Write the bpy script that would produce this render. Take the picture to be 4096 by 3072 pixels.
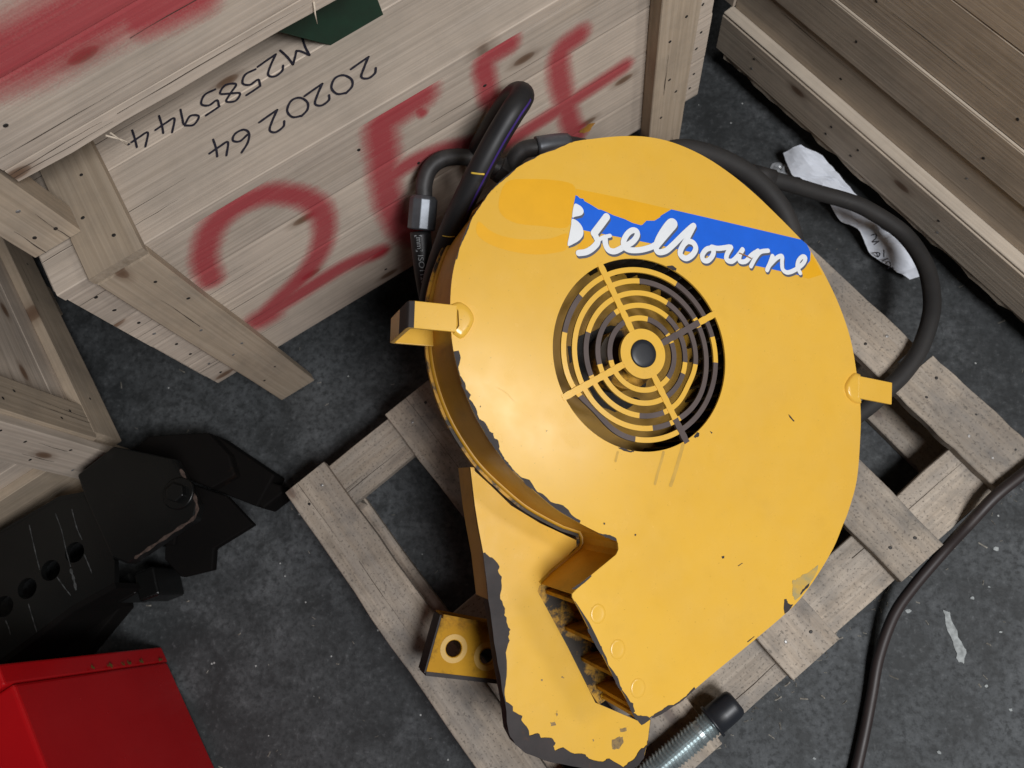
import bpy, bmesh, math, random
from mathutils import Vector, Matrix, noise
from mathutils.geometry import tessellate_polygon

for o in list(bpy.data.objects):
    bpy.data.objects.remove(o, do_unlink=True)
SC = bpy.context.scene
COL = SC.collection
random.seed(7)

# ------------------------------------------------------------------ camera
cam_d = bpy.data.cameras.new('camera')
cam_d.sensor_width = 36.0
cam_d.lens = 26.365
cam_d.clip_start = 0.02
cam_d.clip_end = 100.0
cam = bpy.data.objects.new('camera', cam_d)
COL.objects.link(cam)
cam.matrix_world = Matrix(((0.99261, 0.0, 0.12132, 0.0),
                           (0.03334, 0.96149, -0.27280, 0.0),
                           (-0.11665, 0.27483, 0.95439, 1.6),
                           (0, 0, 0, 1)))
cam_d.dof.use_dof = True
cam_d.dof.focus_distance = 1.15
cam_d.dof.aperture_fstop = 5.6
SC.camera = cam

# ------------------------------------------------------------------ light of the workshop
world = bpy.data.worlds.new('World')
SC.world = world
world.use_nodes = True
bg = world.node_tree.nodes['Background']
bg.inputs['Color'].default_value = (0.80, 0.90, 1.0, 1)
bg.inputs['Strength'].default_value = 0.016

def area_light(name, loc, target, sx, sy, power, color, roll=0.0):
    L = bpy.data.lights.new(name, 'AREA')
    L.shape = 'RECTANGLE'
    L.size, L.size_y = sx, sy
    L.energy = power
    L.color = color
    o = bpy.data.objects.new(name, L)
    COL.objects.link(o)
    q = (Vector(target) - Vector(loc)).to_track_quat('-Z', 'Y')
    o.matrix_world = Matrix.Translation(loc) @ q.to_matrix().to_4x4() @ Matrix.Rotation(roll, 4, 'Z')
    return o

area_light('roof_light', (2.15, 0.27, 2.72), (-0.1, 0.25, 0.5), 0.90, 0.24, 15, (1.0, 0.97, 0.92), math.radians(62))
area_light('skylight', (1.25, -0.78, 3.0), (0.25, 0.15, 0.2), 0.95, 0.80, 84, (0.98, 0.985, 1.0))

SC.render.engine = 'CYCLES'
SC.cycles.max_bounces = 5
SC.cycles.diffuse_bounces = 3
SC.cycles.glossy_bounces = 2
SC.cycles.transmission_bounces = 2
SC.cycles.caustics_reflective = False
SC.cycles.caustics_refractive = False
SC.view_settings.view_transform = 'Standard'
SC.view_settings.look = 'None'
SC.view_settings.gamma = 1.0
SC.view_settings.use_curve_mapping = False
SC.view_settings.exposure = 0.0

DATA = {'plate': [(-0.1035, 0.3341), (-0.0565, 0.3498), (-0.0113, 0.3595), (0.0357, 0.3614), (0.0897, 0.3532), (0.1399, 0.3368), (0.1925, 0.312), (0.2463, 0.2799), (0.2982, 0.2458), (0.3236, 0.2245), (0.3535, 0.1878), (0.3836, 0.1408),
           (0.4088, 0.0853), (0.4237, 0.0219), (0.4322, -0.036), (0.4315, -0.0911), (0.4248, -0.1601), (0.4082, -0.2115), (0.3946, -0.2402), (0.3756, -0.2778), (0.3437, -0.3228), (0.3089, -0.3623), (0.2783, -0.3877), (0.2217, -0.4277),
           (0.1591, -0.4701), (0.1174, -0.4996), (0.0901, -0.5198), (0.0637, -0.5298), (0.0401, -0.5404), (0.0275, -0.5485), (0.0135, -0.5322), (-0.0007, -0.5103), (-0.0263, -0.4748), (-0.0437, -0.4485), (-0.0824, -0.3898),
           (-0.0954, -0.372), (-0.0958, -0.3675), (-0.073, -0.3445), (-0.0283, -0.3086), (-0.0249, -0.301), (-0.0262, -0.2922), (-0.0305, -0.285), (-0.0593, -0.2786), (-0.091, -0.2665), (-0.1307, -0.2485), (-0.172, -0.221),
           (-0.2084, -0.193), (-0.2345, -0.1658), (-0.2619, -0.1303), (-0.2839, -0.0917), (-0.3017, -0.0466), (-0.3111, -0.0042), (-0.3161, 0.0496), (-0.3127, 0.0952), (-0.2994, 0.1492), (-0.2808, 0.1889), (-0.2585, 0.2251),
           (-0.2159, 0.2692), (-0.1526, 0.3134)],
 'open': (29, 36),
 'mount': [(-0.2256, -0.1942), (-0.2127, -0.2535), (-0.2046, -0.2846), (-0.1903, -0.3331), (-0.1763, -0.3976), (-0.1646, -0.4449), (-0.153, -0.4925), (-0.136, -0.5488), (-0.1263, -0.5931), (-0.1141, -0.6116), (-0.0977, -0.6236),
           (-0.065, -0.6356), (-0.0215, -0.6447), (0.0269, -0.6535), (0.0737, -0.6568), (0.0989, -0.6515), (0.1118, -0.6384), (0.1174, -0.6143), (0.1207, -0.579), (0.0948, -0.5806), (0.0178, -0.5521), (-0.0385, -0.4643), (-0.0964, -0.3808),
           (-0.0938, -0.3728), (-0.0331, -0.3069), (-0.0338, -0.2972), (-0.1006, -0.2737), (-0.1523, -0.2492), (-0.1893, -0.2204)],
 'mount_worn': [(-0.1939, -0.3239), (-0.1883, -0.3267), (-0.1773, -0.3322), (-0.1644, -0.345), (-0.1665, -0.3512), (-0.1591, -0.3606), (-0.158, -0.38), (-0.1589, -0.3945), (-0.1498, -0.4087), (-0.1503, -0.4183), (-0.1457, -0.4254),
                (-0.1421, -0.4373), (-0.1379, -0.4408), (-0.1409, -0.4516), (-0.1379, -0.4564), (-0.1429, -0.4754), (-0.1386, -0.5108), (-0.1402, -0.5295), (-0.1368, -0.5482), (-0.1245, -0.5554), (-0.1239, -0.5624), (-0.1076, -0.5697),
                (-0.1083, -0.5766), (-0.0953, -0.5909), (-0.0933, -0.5991), (-0.079, -0.596), (-0.0731, -0.6031), (-0.0555, -0.6036), (-0.0482, -0.6109), (-0.052, -0.6154), (-0.0474, -0.6226), (-0.0341, -0.6183), (-0.0142, -0.6284),
                (0.0053, -0.6302), (0.0113, -0.6364), (0.0369, -0.6421), (0.048, -0.6377), (0.0746, -0.6519), (0.0829, -0.645), (0.0941, -0.6393), (0.1022, -0.6275), (0.1136, -0.6205), (0.1175, -0.6108), (0.1166, -0.6159), (0.111, -0.6393),
                (0.0981, -0.6523), (0.073, -0.6577), (0.0262, -0.6544), (-0.0222, -0.6456), (-0.0655, -0.6364), (-0.0983, -0.6245), (-0.1161, -0.6118), (-0.1283, -0.5932), (-0.1381, -0.5484), (-0.155, -0.4922), (-0.1667, -0.4446),
                (-0.1784, -0.3975)],
 'chips': [[(-0.2891, -0.0848), (-0.2828, -0.0897), (-0.2777, -0.0936), (-0.2726, -0.0986), (-0.2751, -0.1046), (-0.2794, -0.1017)],
           [(-0.2614, -0.1321), (-0.2555, -0.1314), (-0.2493, -0.1346), (-0.244, -0.1408), (-0.2412, -0.1462), (-0.235, -0.1489), (-0.2332, -0.1556), (-0.227, -0.1583), (-0.2239, -0.1671), (-0.2256, -0.1745), (-0.2307, -0.1711),
            (-0.2399, -0.1608), (-0.248, -0.1492), (-0.2547, -0.1408)],
           [(-0.2244, -0.175), (-0.2193, -0.178), (-0.2152, -0.1843), (-0.2089, -0.1883), (-0.2035, -0.1946), (-0.1982, -0.2009), (-0.2031, -0.1991), (-0.2123, -0.1909), (-0.2189, -0.1836)],
           [(-0.1863, -0.2123), (-0.1801, -0.2141), (-0.1723, -0.2191), (-0.1696, -0.2229), (-0.1772, -0.2195)],
           [(-0.0684, -0.4146), (-0.0606, -0.4178), (-0.0562, -0.4265), (-0.0518, -0.4353), (-0.0439, -0.4396), (-0.0398, -0.4506), (-0.0431, -0.4517), (-0.0486, -0.4452), (-0.057, -0.4332), (-0.064, -0.4234)],
           [(-0.0277, -0.4726), (-0.0208, -0.4791), (-0.0155, -0.4814), (-0.0124, -0.4902), (-0.0067, -0.499), (-0.0097, -0.5016), (-0.0147, -0.4945), (-0.0218, -0.4835)],
           [(-0.0022, -0.5089), (0.0047, -0.5166), (0.0127, -0.5189), (0.012, -0.5298), (0.0201, -0.5354), (0.0294, -0.5367), (0.036, -0.5368), (0.0428, -0.5414), (0.028, -0.5494), (0.0165, -0.5397), (0.0064, -0.5232)],
           [(0.0428, -0.5403), (0.0504, -0.5338), (0.0621, -0.5284), (0.0712, -0.5224), (0.0821, -0.5225), (0.069, -0.5308), (0.0559, -0.5368)],
           [(-0.0621, -0.2786), (-0.0516, -0.2803), (-0.0411, -0.2804), (-0.0303, -0.2844), (-0.0274, -0.2888), (-0.0381, -0.2871), (-0.0514, -0.2826)],
           [(-0.0973, -0.3612), (-0.0901, -0.3553), (-0.0804, -0.3494), (-0.0683, -0.3399), (-0.0669, -0.3417), (-0.0777, -0.3515), (-0.0886, -0.3597)],
           [(0.2777, -0.3629), (0.2823, -0.3633), (0.2847, -0.3689), (0.2888, -0.3712), (0.295, -0.3711), (0.292, -0.3761), (0.2859, -0.3819), (0.2789, -0.3863), (0.2768, -0.3777)],
           [(0.3088, -0.3533), (0.3134, -0.3469), (0.3212, -0.3403), (0.3275, -0.3363), (0.326, -0.3414), (0.3166, -0.3492), (0.3104, -0.3557)], [(0.0339, 0.1486), (0.0443, 0.1517), (0.0525, 0.1484), (0.0514, 0.1434), (0.0447, 0.1445)],
           [(-0.0355, -0.1498), (-0.0257, -0.1499), (-0.0133, -0.153), (-0.0071, -0.1529), (-0.0119, -0.1555), (-0.0255, -0.1542)], [(0.0971, -0.1209), (0.1033, -0.1123), (0.1073, -0.1131), (0.1063, -0.1189), (0.0998, -0.1223)],
           [(0.1151, 0.081), (0.1217, 0.0868), (0.1232, 0.0847), (0.1165, 0.0793)]],
 'scrape': [(0.2926, -0.3351), (0.302, -0.3298), (0.3208, -0.3215), (0.3367, -0.3119), (0.3447, -0.3065), (0.337, -0.3259), (0.3276, -0.3388), (0.312, -0.3544), (0.2996, -0.3647), (0.2938, -0.3575)],
 'hub': (-0.0008, -0.0002),
 'spokes': [2.1369, 0.5828, -2.5603, -0.9864],
 'arcs': [(0, 3.0342, 2.5517), (0, 1.1585, 0.574), (0, 0.574, 0.3544), (0, 0.0202, -0.9652), (0, -1.5977, -2.4811), (1, 1.6929, 0.6634), (1, 0.5073, -0.8924), (1, -1.0717, -1.3518), (2, 1.1393, 0.5653), (2, 0.5441, -0.0281),
          (2, -1.1154, -1.5663), (2, -2.6688, 2.9309), (3, 0.9977, 0.6509), (3, 0.5914, -0.0182), (3, -0.2785, -0.9658), (3, -2.7972, 2.3121), (4, 1.4691, 0.7313), (4, 0.457, -0.5855), (4, -2.8166, 2.2136)],
 'blue': [(-0.1326, 0.2324), (-0.1289, 0.2318), (-0.1249, 0.229), (-0.1189, 0.2295), (-0.1172, 0.2262), (-0.1052, 0.2226), (-0.0919, 0.2177), (-0.0876, 0.2182), (-0.081, 0.2171), (-0.0655, 0.2136), (-0.0455, 0.2115), (-0.0319, 0.2081),
          (-0.0162, 0.2072), (-0.0129, 0.2089), (-0.0065, 0.2169), (0.0081, 0.2199), (0.018, 0.2279), (0.019, 0.2306), (0.038, 0.2455), (0.1398, 0.2456), (0.2988, 0.2453), (0.311, 0.2387), (0.3193, 0.2266), (0.3183, 0.2106),
          (0.3091, 0.1987), (0.3, 0.1892), (0.297, 0.1802), (0.2146, 0.1807), (0.1253, 0.1802), (0.0494, 0.1806), (0.0011, 0.1808), (-0.0677, 0.1798), (-0.1044, 0.179), (-0.1357, 0.1787), (-0.1363, 0.1957), (-0.1346, 0.2163)],
 'ghost': [[(-0.1318, 0.243), (-0.0475, 0.2454), (0.0363, 0.2455), (0.019, 0.2313), (0.0178, 0.2282), (0.0081, 0.2203), (-0.0066, 0.2173), (-0.0129, 0.2093), (-0.0162, 0.2076), (-0.032, 0.2085), (-0.0455, 0.2119), (-0.0655, 0.214),
            (-0.0876, 0.2186), (-0.1052, 0.223), (-0.1172, 0.2266), (-0.119, 0.2299), (-0.1249, 0.2294), (-0.1289, 0.2322), (-0.1324, 0.2329)],
           [(0.3188, 0.2096), (0.3099, 0.1978), (0.3005, 0.1882), (0.2981, 0.1788), (0.3162, 0.1776), (0.3456, 0.1907), (0.3345, 0.2068), (0.3221, 0.2226)],
           [(-0.1158, 0.1773), (-0.1039, 0.1781), (-0.0965, 0.1634), (-0.0975, 0.1551), (-0.107, 0.1543), (-0.115, 0.1477), (-0.1229, 0.1462), (-0.1222, 0.1594), (-0.1161, 0.1692)],
           [(-0.2471, 0.2273), (-0.219, 0.2395), (-0.1599, 0.25), (-0.1334, 0.2441), (-0.1368, 0.2049), (-0.1426, 0.1779), (-0.1842, 0.1718), (-0.2249, 0.1677), (-0.2486, 0.1756), (-0.2558, 0.1939)],
           [(-0.2838, 0.1584), (-0.2676, 0.1492), (-0.2459, 0.1437), (-0.2114, 0.1449), (-0.168, 0.1554), (-0.1419, 0.1687), (-0.1409, 0.1457), (-0.1546, 0.1359), (-0.1923, 0.125), (-0.2356, 0.1232), (-0.2672, 0.1283), (-0.2855, 0.14)]],
 'letters_poly': [[(-0.1342, 0.2168), (-0.1262, 0.2175), (-0.12, 0.2138), (-0.1175, 0.2082), (-0.1209, 0.202), (-0.1312, 0.1974), (-0.1361, 0.1958)],
                  [(-0.1365, 0.1927), (-0.1276, 0.1915), (-0.1197, 0.1854), (-0.116, 0.1777), (-0.1161, 0.1696), (-0.1219, 0.1608), (-0.1312, 0.1534), (-0.1403, 0.1488), (-0.139, 0.1651), (-0.1369, 0.1835)]],
 'letters': [(0.0061, [(-0.0778, 0.2083), (-0.0851, 0.1966), (-0.0974, 0.1774)]), (0.005, [(-0.0974, 0.1774), (-0.0906, 0.1655), (-0.0974, 0.1541), (-0.1085, 0.145), (-0.1213, 0.1405)]),
             (0.0031, [(-0.0923, 0.1642), (-0.0825, 0.1732), (-0.0699, 0.1788)]),
             (0.0048,
              [(-0.0783, 0.1741), (-0.0765, 0.1632), (-0.0705, 0.1553), (-0.0597, 0.1553), (-0.0449, 0.1653), (-0.0301, 0.1764), (-0.0225, 0.1882), (-0.024, 0.1952), (-0.0312, 0.1954), (-0.0396, 0.1879), (-0.0455, 0.1754),
               (-0.0438, 0.1655), (-0.0337, 0.1623), (-0.0161, 0.1657), (0.0015, 0.1732), (0.0125, 0.1806)]),
             (0.005,
              [(0.0117, 0.1752), (0.0234, 0.1911), (0.0363, 0.2084), (0.045, 0.2207), (0.0413, 0.2253), (0.0345, 0.2218), (0.0238, 0.2058), (0.0149, 0.1873), (0.0128, 0.1744), (0.0182, 0.1687), (0.0312, 0.1737), (0.0444, 0.1868),
               (0.0599, 0.2046), (0.0756, 0.2216), (0.0806, 0.2259)]),
             (0.0048, [(0.0806, 0.2254), (0.0694, 0.2023), (0.0587, 0.1811), (0.0586, 0.1716), (0.0687, 0.1678), (0.0801, 0.1757), (0.0862, 0.1874), (0.0815, 0.1961), (0.0708, 0.1972), (0.0629, 0.1904)]),
             (0.0044, [(0.1175, 0.195), (0.1068, 0.1903), (0.0994, 0.1793), (0.1017, 0.1712), (0.11, 0.1717), (0.1181, 0.1807), (0.1206, 0.1898), (0.1162, 0.1958), (0.1295, 0.1964), (0.1513, 0.2032)]),
             (0.0044, [(0.1543, 0.2034), (0.1469, 0.1894), (0.1468, 0.1803), (0.1571, 0.1794), (0.169, 0.1914), (0.1773, 0.2035)]),
             (0.0042, [(0.1773, 0.2035), (0.1715, 0.1908), (0.1731, 0.1824), (0.1842, 0.1845), (0.1963, 0.1977), (0.2087, 0.2073)]), (0.0039, [(0.195, 0.1778), (0.204, 0.1947), (0.2138, 0.2065), (0.229, 0.2116)]),
             (0.0042, [(0.2279, 0.1772), (0.2342, 0.1916), (0.2382, 0.2034)]),
             (0.004,
              [(0.2328, 0.1869), (0.2473, 0.2022), (0.258, 0.2071), (0.2583, 0.1961), (0.2602, 0.1842), (0.2699, 0.1804), (0.2855, 0.1877), (0.3024, 0.202), (0.3075, 0.2131), (0.3016, 0.2147), (0.293, 0.2059), (0.2906, 0.1942),
               (0.2969, 0.1842)])],
 'soot': [[(-0.0637, 0.0379), (-0.0354, 0.052), (-0.0145, 0.0615), (0.0098, 0.0665), (0.0265, 0.064), (0.0192, 0.0478), (0.0038, 0.0305), (-0.0194, 0.0123), (-0.0261, -0.0083), (-0.0298, -0.0332), (-0.0558, -0.0389), (-0.0654, -0.0136),
           (-0.0658, 0.0107)],
          [(-0.0423, -0.0445), (-0.0219, -0.0321), (-0.0029, -0.0346), (0.0252, -0.0507), (0.0584, -0.0541), (0.0373, -0.0713), (0.0108, -0.0817), (-0.022, -0.071)],
          [(0.0293, -0.028), (0.0509, -0.0203), (0.0677, -0.0231), (0.0632, -0.0411), (0.0408, -0.0365)], [(0.0122, 0.1636), (0.0371, 0.1707), (0.0239, 0.1554)],
          [(-0.0833, 0.0179), (-0.0742, 0.0192), (-0.0712, -0.0047), (-0.0773, -0.0104)]],
 'runs': [([(0.0441, -0.1497), (0.041, -0.1633), (0.0357, -0.1814), (0.0316, -0.1993)], 0.0022), ([(0.0782, -0.1353), (0.0727, -0.156), (0.0661, -0.1788), (0.0594, -0.1992)], 0.003), ([(-0.035, -0.1573), (-0.0379, -0.1706)], 0.002)],
 'mspecks': [[(-0.0595, -0.5803), (-0.0506, -0.58), (-0.0496, -0.5853), (-0.0577, -0.5863)], [(0.0511, -0.6093), (0.0609, -0.606), (0.071, -0.6055), (0.0724, -0.6148), (0.0649, -0.6242), (0.0534, -0.6239)],
             [(0.0644, -0.5927), (0.0774, -0.5918), (0.0772, -0.5966), (0.0662, -0.5981)], [(-0.0793, -0.5155), (-0.0771, -0.516), (-0.0774, -0.5189), (-0.0794, -0.5179)], [(-0.0454, -0.5118), (-0.0399, -0.5125), (-0.0411, -0.5142)],
             [(0.0161, -0.6083), (0.0184, -0.6079), (0.018, -0.6113)], [(-0.0499, -0.5627), (-0.048, -0.563), (-0.0479, -0.5711), (-0.0496, -0.5706)]],
 'pspecks': [[(0.156, -0.3022), (0.1616, -0.301), (0.1611, -0.3051), (0.1576, -0.3053)], [(0.2784, -0.0643), (0.2807, -0.0646), (0.2916, -0.0735), (0.29, -0.075), (0.2827, -0.0697)],
             [(0.1261, -0.1082), (0.1321, -0.1101), (0.1298, -0.1121)], [(0.1866, -0.3149), (0.1954, -0.3101), (0.1963, -0.311), (0.1881, -0.3158)], [(0.2084, -0.4298), (0.2215, -0.4213), (0.2224, -0.4222), (0.2099, -0.4308)],
             [(-0.0527, -0.2633), (-0.0496, -0.2631), (-0.0494, -0.2659), (-0.052, -0.266)], [(0.0004, -0.2768), (0.0033, -0.2766), (0.0035, -0.2794), (0.0008, -0.2796)], [(-0.1548, -0.1371), (-0.1519, -0.1361), (-0.1537, -0.1384)],
             [(-0.2587, -0.1141), (-0.257, -0.1116), (-0.2568, -0.1143)]],
 'straw': [(0.1701, 0.1955), (0.1814, 0.1938), (0.194, 0.1907)],
 'weldL': [(-0.3136, 0.0281), (-0.3022, 0.033), (-0.2899, 0.0285), (-0.2807, 0.0182), (-0.2786, 0.008), (-0.2853, -0.0094), (-0.295, -0.0197), (-0.3072, -0.015)],
 'weldR': [(0.4291, 0.0241), (0.4168, 0.0244), (0.4029, 0.0108), (0.3968, -0.0039), (0.4032, -0.0198), (0.4171, -0.0278), (0.4311, -0.0281)],
 'tabL': [(-0.3792, 0.0199), (-0.3066, 0.0285), (-0.3026, -0.0144), (-0.3731, -0.0145)],
 'tabR': [(0.4124, 0.0221), (0.4949, 0.0146), (0.4991, -0.0199), (0.4127, -0.022)],
 'rivets': [(-0.0527, -0.3943), (-0.0174, -0.4434), (0.0193, -0.498)],
 'outletline': [(-0.0964, -0.3808), (0.0178, -0.5521), (0.0948, -0.5806)],
 'bracket': [(-0.203, -0.4487), (-0.0756, -0.4748), (-0.0679, -0.5671), (-0.2227, -0.5456)],
 'bholes': [(-0.1768, -0.5038), (-0.1141, -0.5166)],
 'FO': (0.0613, 0.3714, 0.4725),
 'FU': (0.89017, 0.0, -0.45562),
 'FV': (0.05741, 0.99203, 0.11216),
 'FNN': (0.45199, -0.126, 0.88308),
 'C1': (-0.7212, 0.4268, 0.0),
 'spray1': [(0.021, [(0.0919, 0.5034), (0.1123, 0.5598), (0.1534, 0.6103), (0.2013, 0.63), (0.2533, 0.6196), (0.2873, 0.5857), (0.3084, 0.5351), (0.3024, 0.4776), (0.2668, 0.4146), (0.2071, 0.3676), (0.1441, 0.3401), (0.0922, 0.3175)]),
            (0.029, [(0.0907, 0.3146), (0.0991, 0.3149), (0.1081, 0.3143)]), (0.02, [(0.0922, 0.3175), (0.1757, 0.3204), (0.28, 0.3233), (0.3542, 0.3033)]),
            (0.027, [(0.5399, 0.6332), (0.496, 0.6287), (0.4637, 0.6191), (0.4473, 0.5589), (0.4293, 0.4925), (0.4156, 0.4141), (0.415, 0.3234), (0.4315, 0.2817)]),
            (0.018, [(0.4407, 0.4934), (0.4845, 0.4976), (0.5435, 0.484), (0.5927, 0.4574)]), (0.009, [(0.5287, 0.6044), (0.5323, 0.5956)]), (0.018, [(0.7002, 0.6316), (0.6537, 0.6268), (0.6494, 0.583), (0.6471, 0.5439), (0.662, 0.5123)]),
            (0.018, [(0.6602, 0.3981), (0.7193, 0.4038), (0.7872, 0.4077), (0.8581, 0.4131), (0.9166, 0.4187)]), (0.021, [(0.8244, 0.5627), (0.7904, 0.5533), (0.7818, 0.5059), (0.7883, 0.4269), (0.7953, 0.3502), (0.8097, 0.2909)])],
 'dab': (0.835, 0.3003),
 'row1': [('2', (0.4862, 0.0879)), ('0', (0.4438, 0.0851)), ('2', (0.4045, 0.0883)), ('0', (0.3687, 0.0901)), ('2', (0.3249, 0.0887)), ('6', (0.2721, 0.0899)), ('4', (0.2377, 0.0977))],
 'row2': [('M', (0.4137, 0.1826)), ('2', (0.3671, 0.181)), ('5', (0.328, 0.1773)), ('8', (0.2921, 0.1785)), ('5', (0.2578, 0.1829)), ('9', (0.2191, 0.1792)), ('4', (0.1833, 0.1876)), ('4', (0.1367, 0.1898))],
 'spray2': [(0.042, [(0.0973, 0.9745), (0.147, 0.9644), (0.194, 0.9641), (0.249, 0.9621), (0.2888, 0.9635)]), (0.028, [(0.2675, 0.932), (0.2948, 0.9262), (0.3356, 0.921)])],
 'C3': (-1.0334, 0.2834, 0.1),
 'hexp': [(-1.0308, 0.2027, 0.24), (-0.9652, 0.2607, 0.24), (-0.8338, 0.2367, 0.24), (-0.7705, 0.1516, 0.24), (-0.7721, 0.123, 0.24), (-0.8943, 0.0359, 0.24), (-0.927, 0.0461, 0.24), (-1.0057, 0.1588, 0.24)],
 'beam': [(-1.345, -0.0102, 0.2), (-1.2034, 0.0879, 0.2), (-1.096, 0.1547, 0.2), (-1.0359, 0.1664, 0.2), (-0.9468, 0.042, 0.2), (-0.939, 0.001, 0.2), (-1.0179, -0.0451, 0.2), (-1.1462, -0.149, 0.2), (-1.28, -0.2463, 0.2)],
 'beamholes': [(-1.0341, 0.0554, 0.2), (-1.078, 0.0196, 0.2), (-1.12, -0.016, 0.2), (-1.1617, -0.0514, 0.2)],
 'plate2': [(-1.0021, 0.2777, 0.12), (-0.9742, 0.3059, 0.12), (-0.906, 0.3115, 0.12), (-0.8381, 0.3153, 0.12), (-0.7837, 0.2671, 0.12), (-0.7644, 0.2259, 0.12), (-0.8134, 0.1967, 0.12), (-0.8848, 0.2241, 0.12)],
 'plate3': [(-0.9111, 0.1094, 0.1), (-0.8732, 0.2082, 0.1), (-0.7885, 0.1841, 0.1), (-0.7207, 0.1262, 0.1), (-0.799, 0.0752, 0.1), (-0.7959, 0.033, 0.1), (-0.8622, 0.016, 0.1), (-0.9046, 0.0511, 0.1)],
 'lowbeam': [(-1.4017, -0.2938, 0.06), (-1.2608, -0.1639, 0.06), (-1.1197, -0.0496, 0.06), (-1.0326, -0.0005, 0.06), (-1.0096, -0.0488, 0.06), (-1.0793, -0.1445, 0.06), (-1.2905, -0.3224, 0.06)],
 'pins': [[(-0.9847, 0.0117, 0.12), (-0.9605, -0.029, 0.12)], [(-0.9348, 0.0282, 0.12), (-0.9117, -0.0274, 0.12)]],
 'scrapes': [(0.0009, [(-1.1429, 0.1057, 0.2), (-1.1182, 0.0547, 0.2), (-1.1007, 0.0203, 0.2)]), (0.0008, [(-1.0905, 0.1293, 0.2), (-1.0704, 0.097, 0.2), (-1.0527, 0.0593, 0.2), (-1.0364, 0.028, 0.2)]),
             (0.0022, [(-1.0352, 0.0223, 0.2), (-1.0253, 0.0054, 0.2), (-1.0164, -0.0141, 0.2)]), (0.0008, [(-1.0571, 0.1389, 0.2), (-1.0393, 0.1036, 0.2), (-1.0232, 0.0805, 0.2)]),
             (0.0009, [(-1.0125, 0.0517, 0.2), (-0.9988, 0.0319, 0.2), (-0.9897, 0.0179, 0.2)]), (0.0008, [(-1.11, -0.0454, 0.2), (-1.0942, -0.0728, 0.2), (-1.0814, -0.0945, 0.2)]),
             (0.0008, [(-1.0608, 0.0072, 0.2), (-1.0407, -0.0121, 0.2), (-1.0251, -0.0257, 0.2)]), (0.0009, [(-1.1506, -0.0777, 0.2), (-1.1409, -0.0912, 0.2), (-1.1352, -0.1021, 0.2)])],
 'hexedge': [(-0.8142, 0.2147, 0.2405), (-0.7905, 0.1829, 0.2405), (-0.7717, 0.1515, 0.2405), (-0.7721, 0.1253, 0.2405), (-0.802, 0.1025, 0.2405), (-0.84, 0.0749, 0.2405), (-0.8778, 0.0475, 0.2405)],
 'boss': (-0.8106, 0.1696, 0.25),
 'block2': [(-0.7601, 0.1886, 0.07), (-0.7314, 0.2279, 0.07), (-0.6854, 0.2124, 0.07), (-0.6768, 0.1965, 0.07), (-0.7192, 0.1606, 0.07)],
 'knob2': (-0.7941, 0.2394, 0.15),
 'red': ((-0.9276, -0.1376, 0.0), (-0.7762, -0.3545, 0.0)),
 'hose_iso': [(-0.3034, 0.4777, 0.33), (-0.3133, 0.5161, 0.37), (-0.3137, 0.5565, 0.42), (-0.3156, 0.6038, 0.45)],
 'collar': [(-0.3141, 0.6065, 0.45), (-0.3068, 0.6584, 0.475)],
 'elbow': [(-0.3067, 0.6566, 0.475), (-0.3044, 0.6762, 0.487), (-0.2951, 0.6978, 0.495), (-0.2768, 0.715, 0.495), (-0.2527, 0.7258, 0.485), (-0.2272, 0.7316, 0.47), (-0.1974, 0.7293, 0.45), (-0.178, 0.7245, 0.44)],
 'hose_loop': [(-0.3151, 0.4951, 0.36), (-0.2904, 0.5253, 0.43), (-0.2562, 0.5595, 0.5), (-0.2221, 0.5983, 0.55), (-0.1927, 0.633, 0.585), (-0.1632, 0.6733, 0.61), (-0.139, 0.7065, 0.625), (-0.1262, 0.7342, 0.62), (-0.1263, 0.7508, 0.61),
               (-0.1399, 0.7649, 0.59), (-0.1601, 0.7656, 0.56), (-0.1882, 0.7528, 0.52), (-0.2147, 0.7435, 0.475), (-0.224, 0.7338, 0.44)],
 'loopmarks': [(-0.1927, 0.633, 0.585), (-0.2678, 0.5477, 0.482)],
 'nut': [(-0.1865, 0.7304, 0.44), (-0.1629, 0.7204, 0.42)],
 'elbow2': [(-0.1677, 0.7159, 0.42), (-0.1595, 0.7405, 0.44), (-0.1408, 0.7566, 0.45), (-0.1123, 0.7619, 0.45), (-0.073, 0.779, 0.43), (-0.0368, 0.7915, 0.4)],
 'hose_hug': [(0.1072, 0.7997, 0.36), (0.1518, 0.8187, 0.34), (0.2153, 0.8175, 0.31), (0.2815, 0.8016, 0.27), (0.3356, 0.7684, 0.23), (0.3677, 0.7248, 0.2), (0.3816, 0.6637, 0.18)],
 'hose_right': [(0.31, 0.8289, 0.22), (0.359, 0.8255, 0.2), (0.4386, 0.8179, 0.165), (0.4975, 0.8064, 0.15), (0.5434, 0.7882, 0.14), (0.6078, 0.7391, 0.13), (0.639, 0.6672, 0.135), (0.6414, 0.5964, 0.142), (0.6285, 0.5409, 0.148),
                (0.6025, 0.4813, 0.148), (0.5674, 0.4342, 0.15), (0.5342, 0.4024, 0.152), (0.501, 0.3716, 0.155), (0.4636, 0.3432, 0.16)],
 'cable': [(0.825, 0.3, 0.15), (0.7563, 0.2465, 0.15), (0.7039, 0.2042, 0.146), (0.664, 0.1573, 0.125), (0.6281, 0.1088, 0.09), (0.5767, 0.0411, 0.06), (0.5446, -0.0112, 0.04), (0.5177, -0.0846, 0.022), (0.5004, -0.1556, 0.014),
           (0.4825, -0.2191, 0.013), (0.4598, -0.2908, 0.013), (0.4352, -0.3608, 0.013)],
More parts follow.
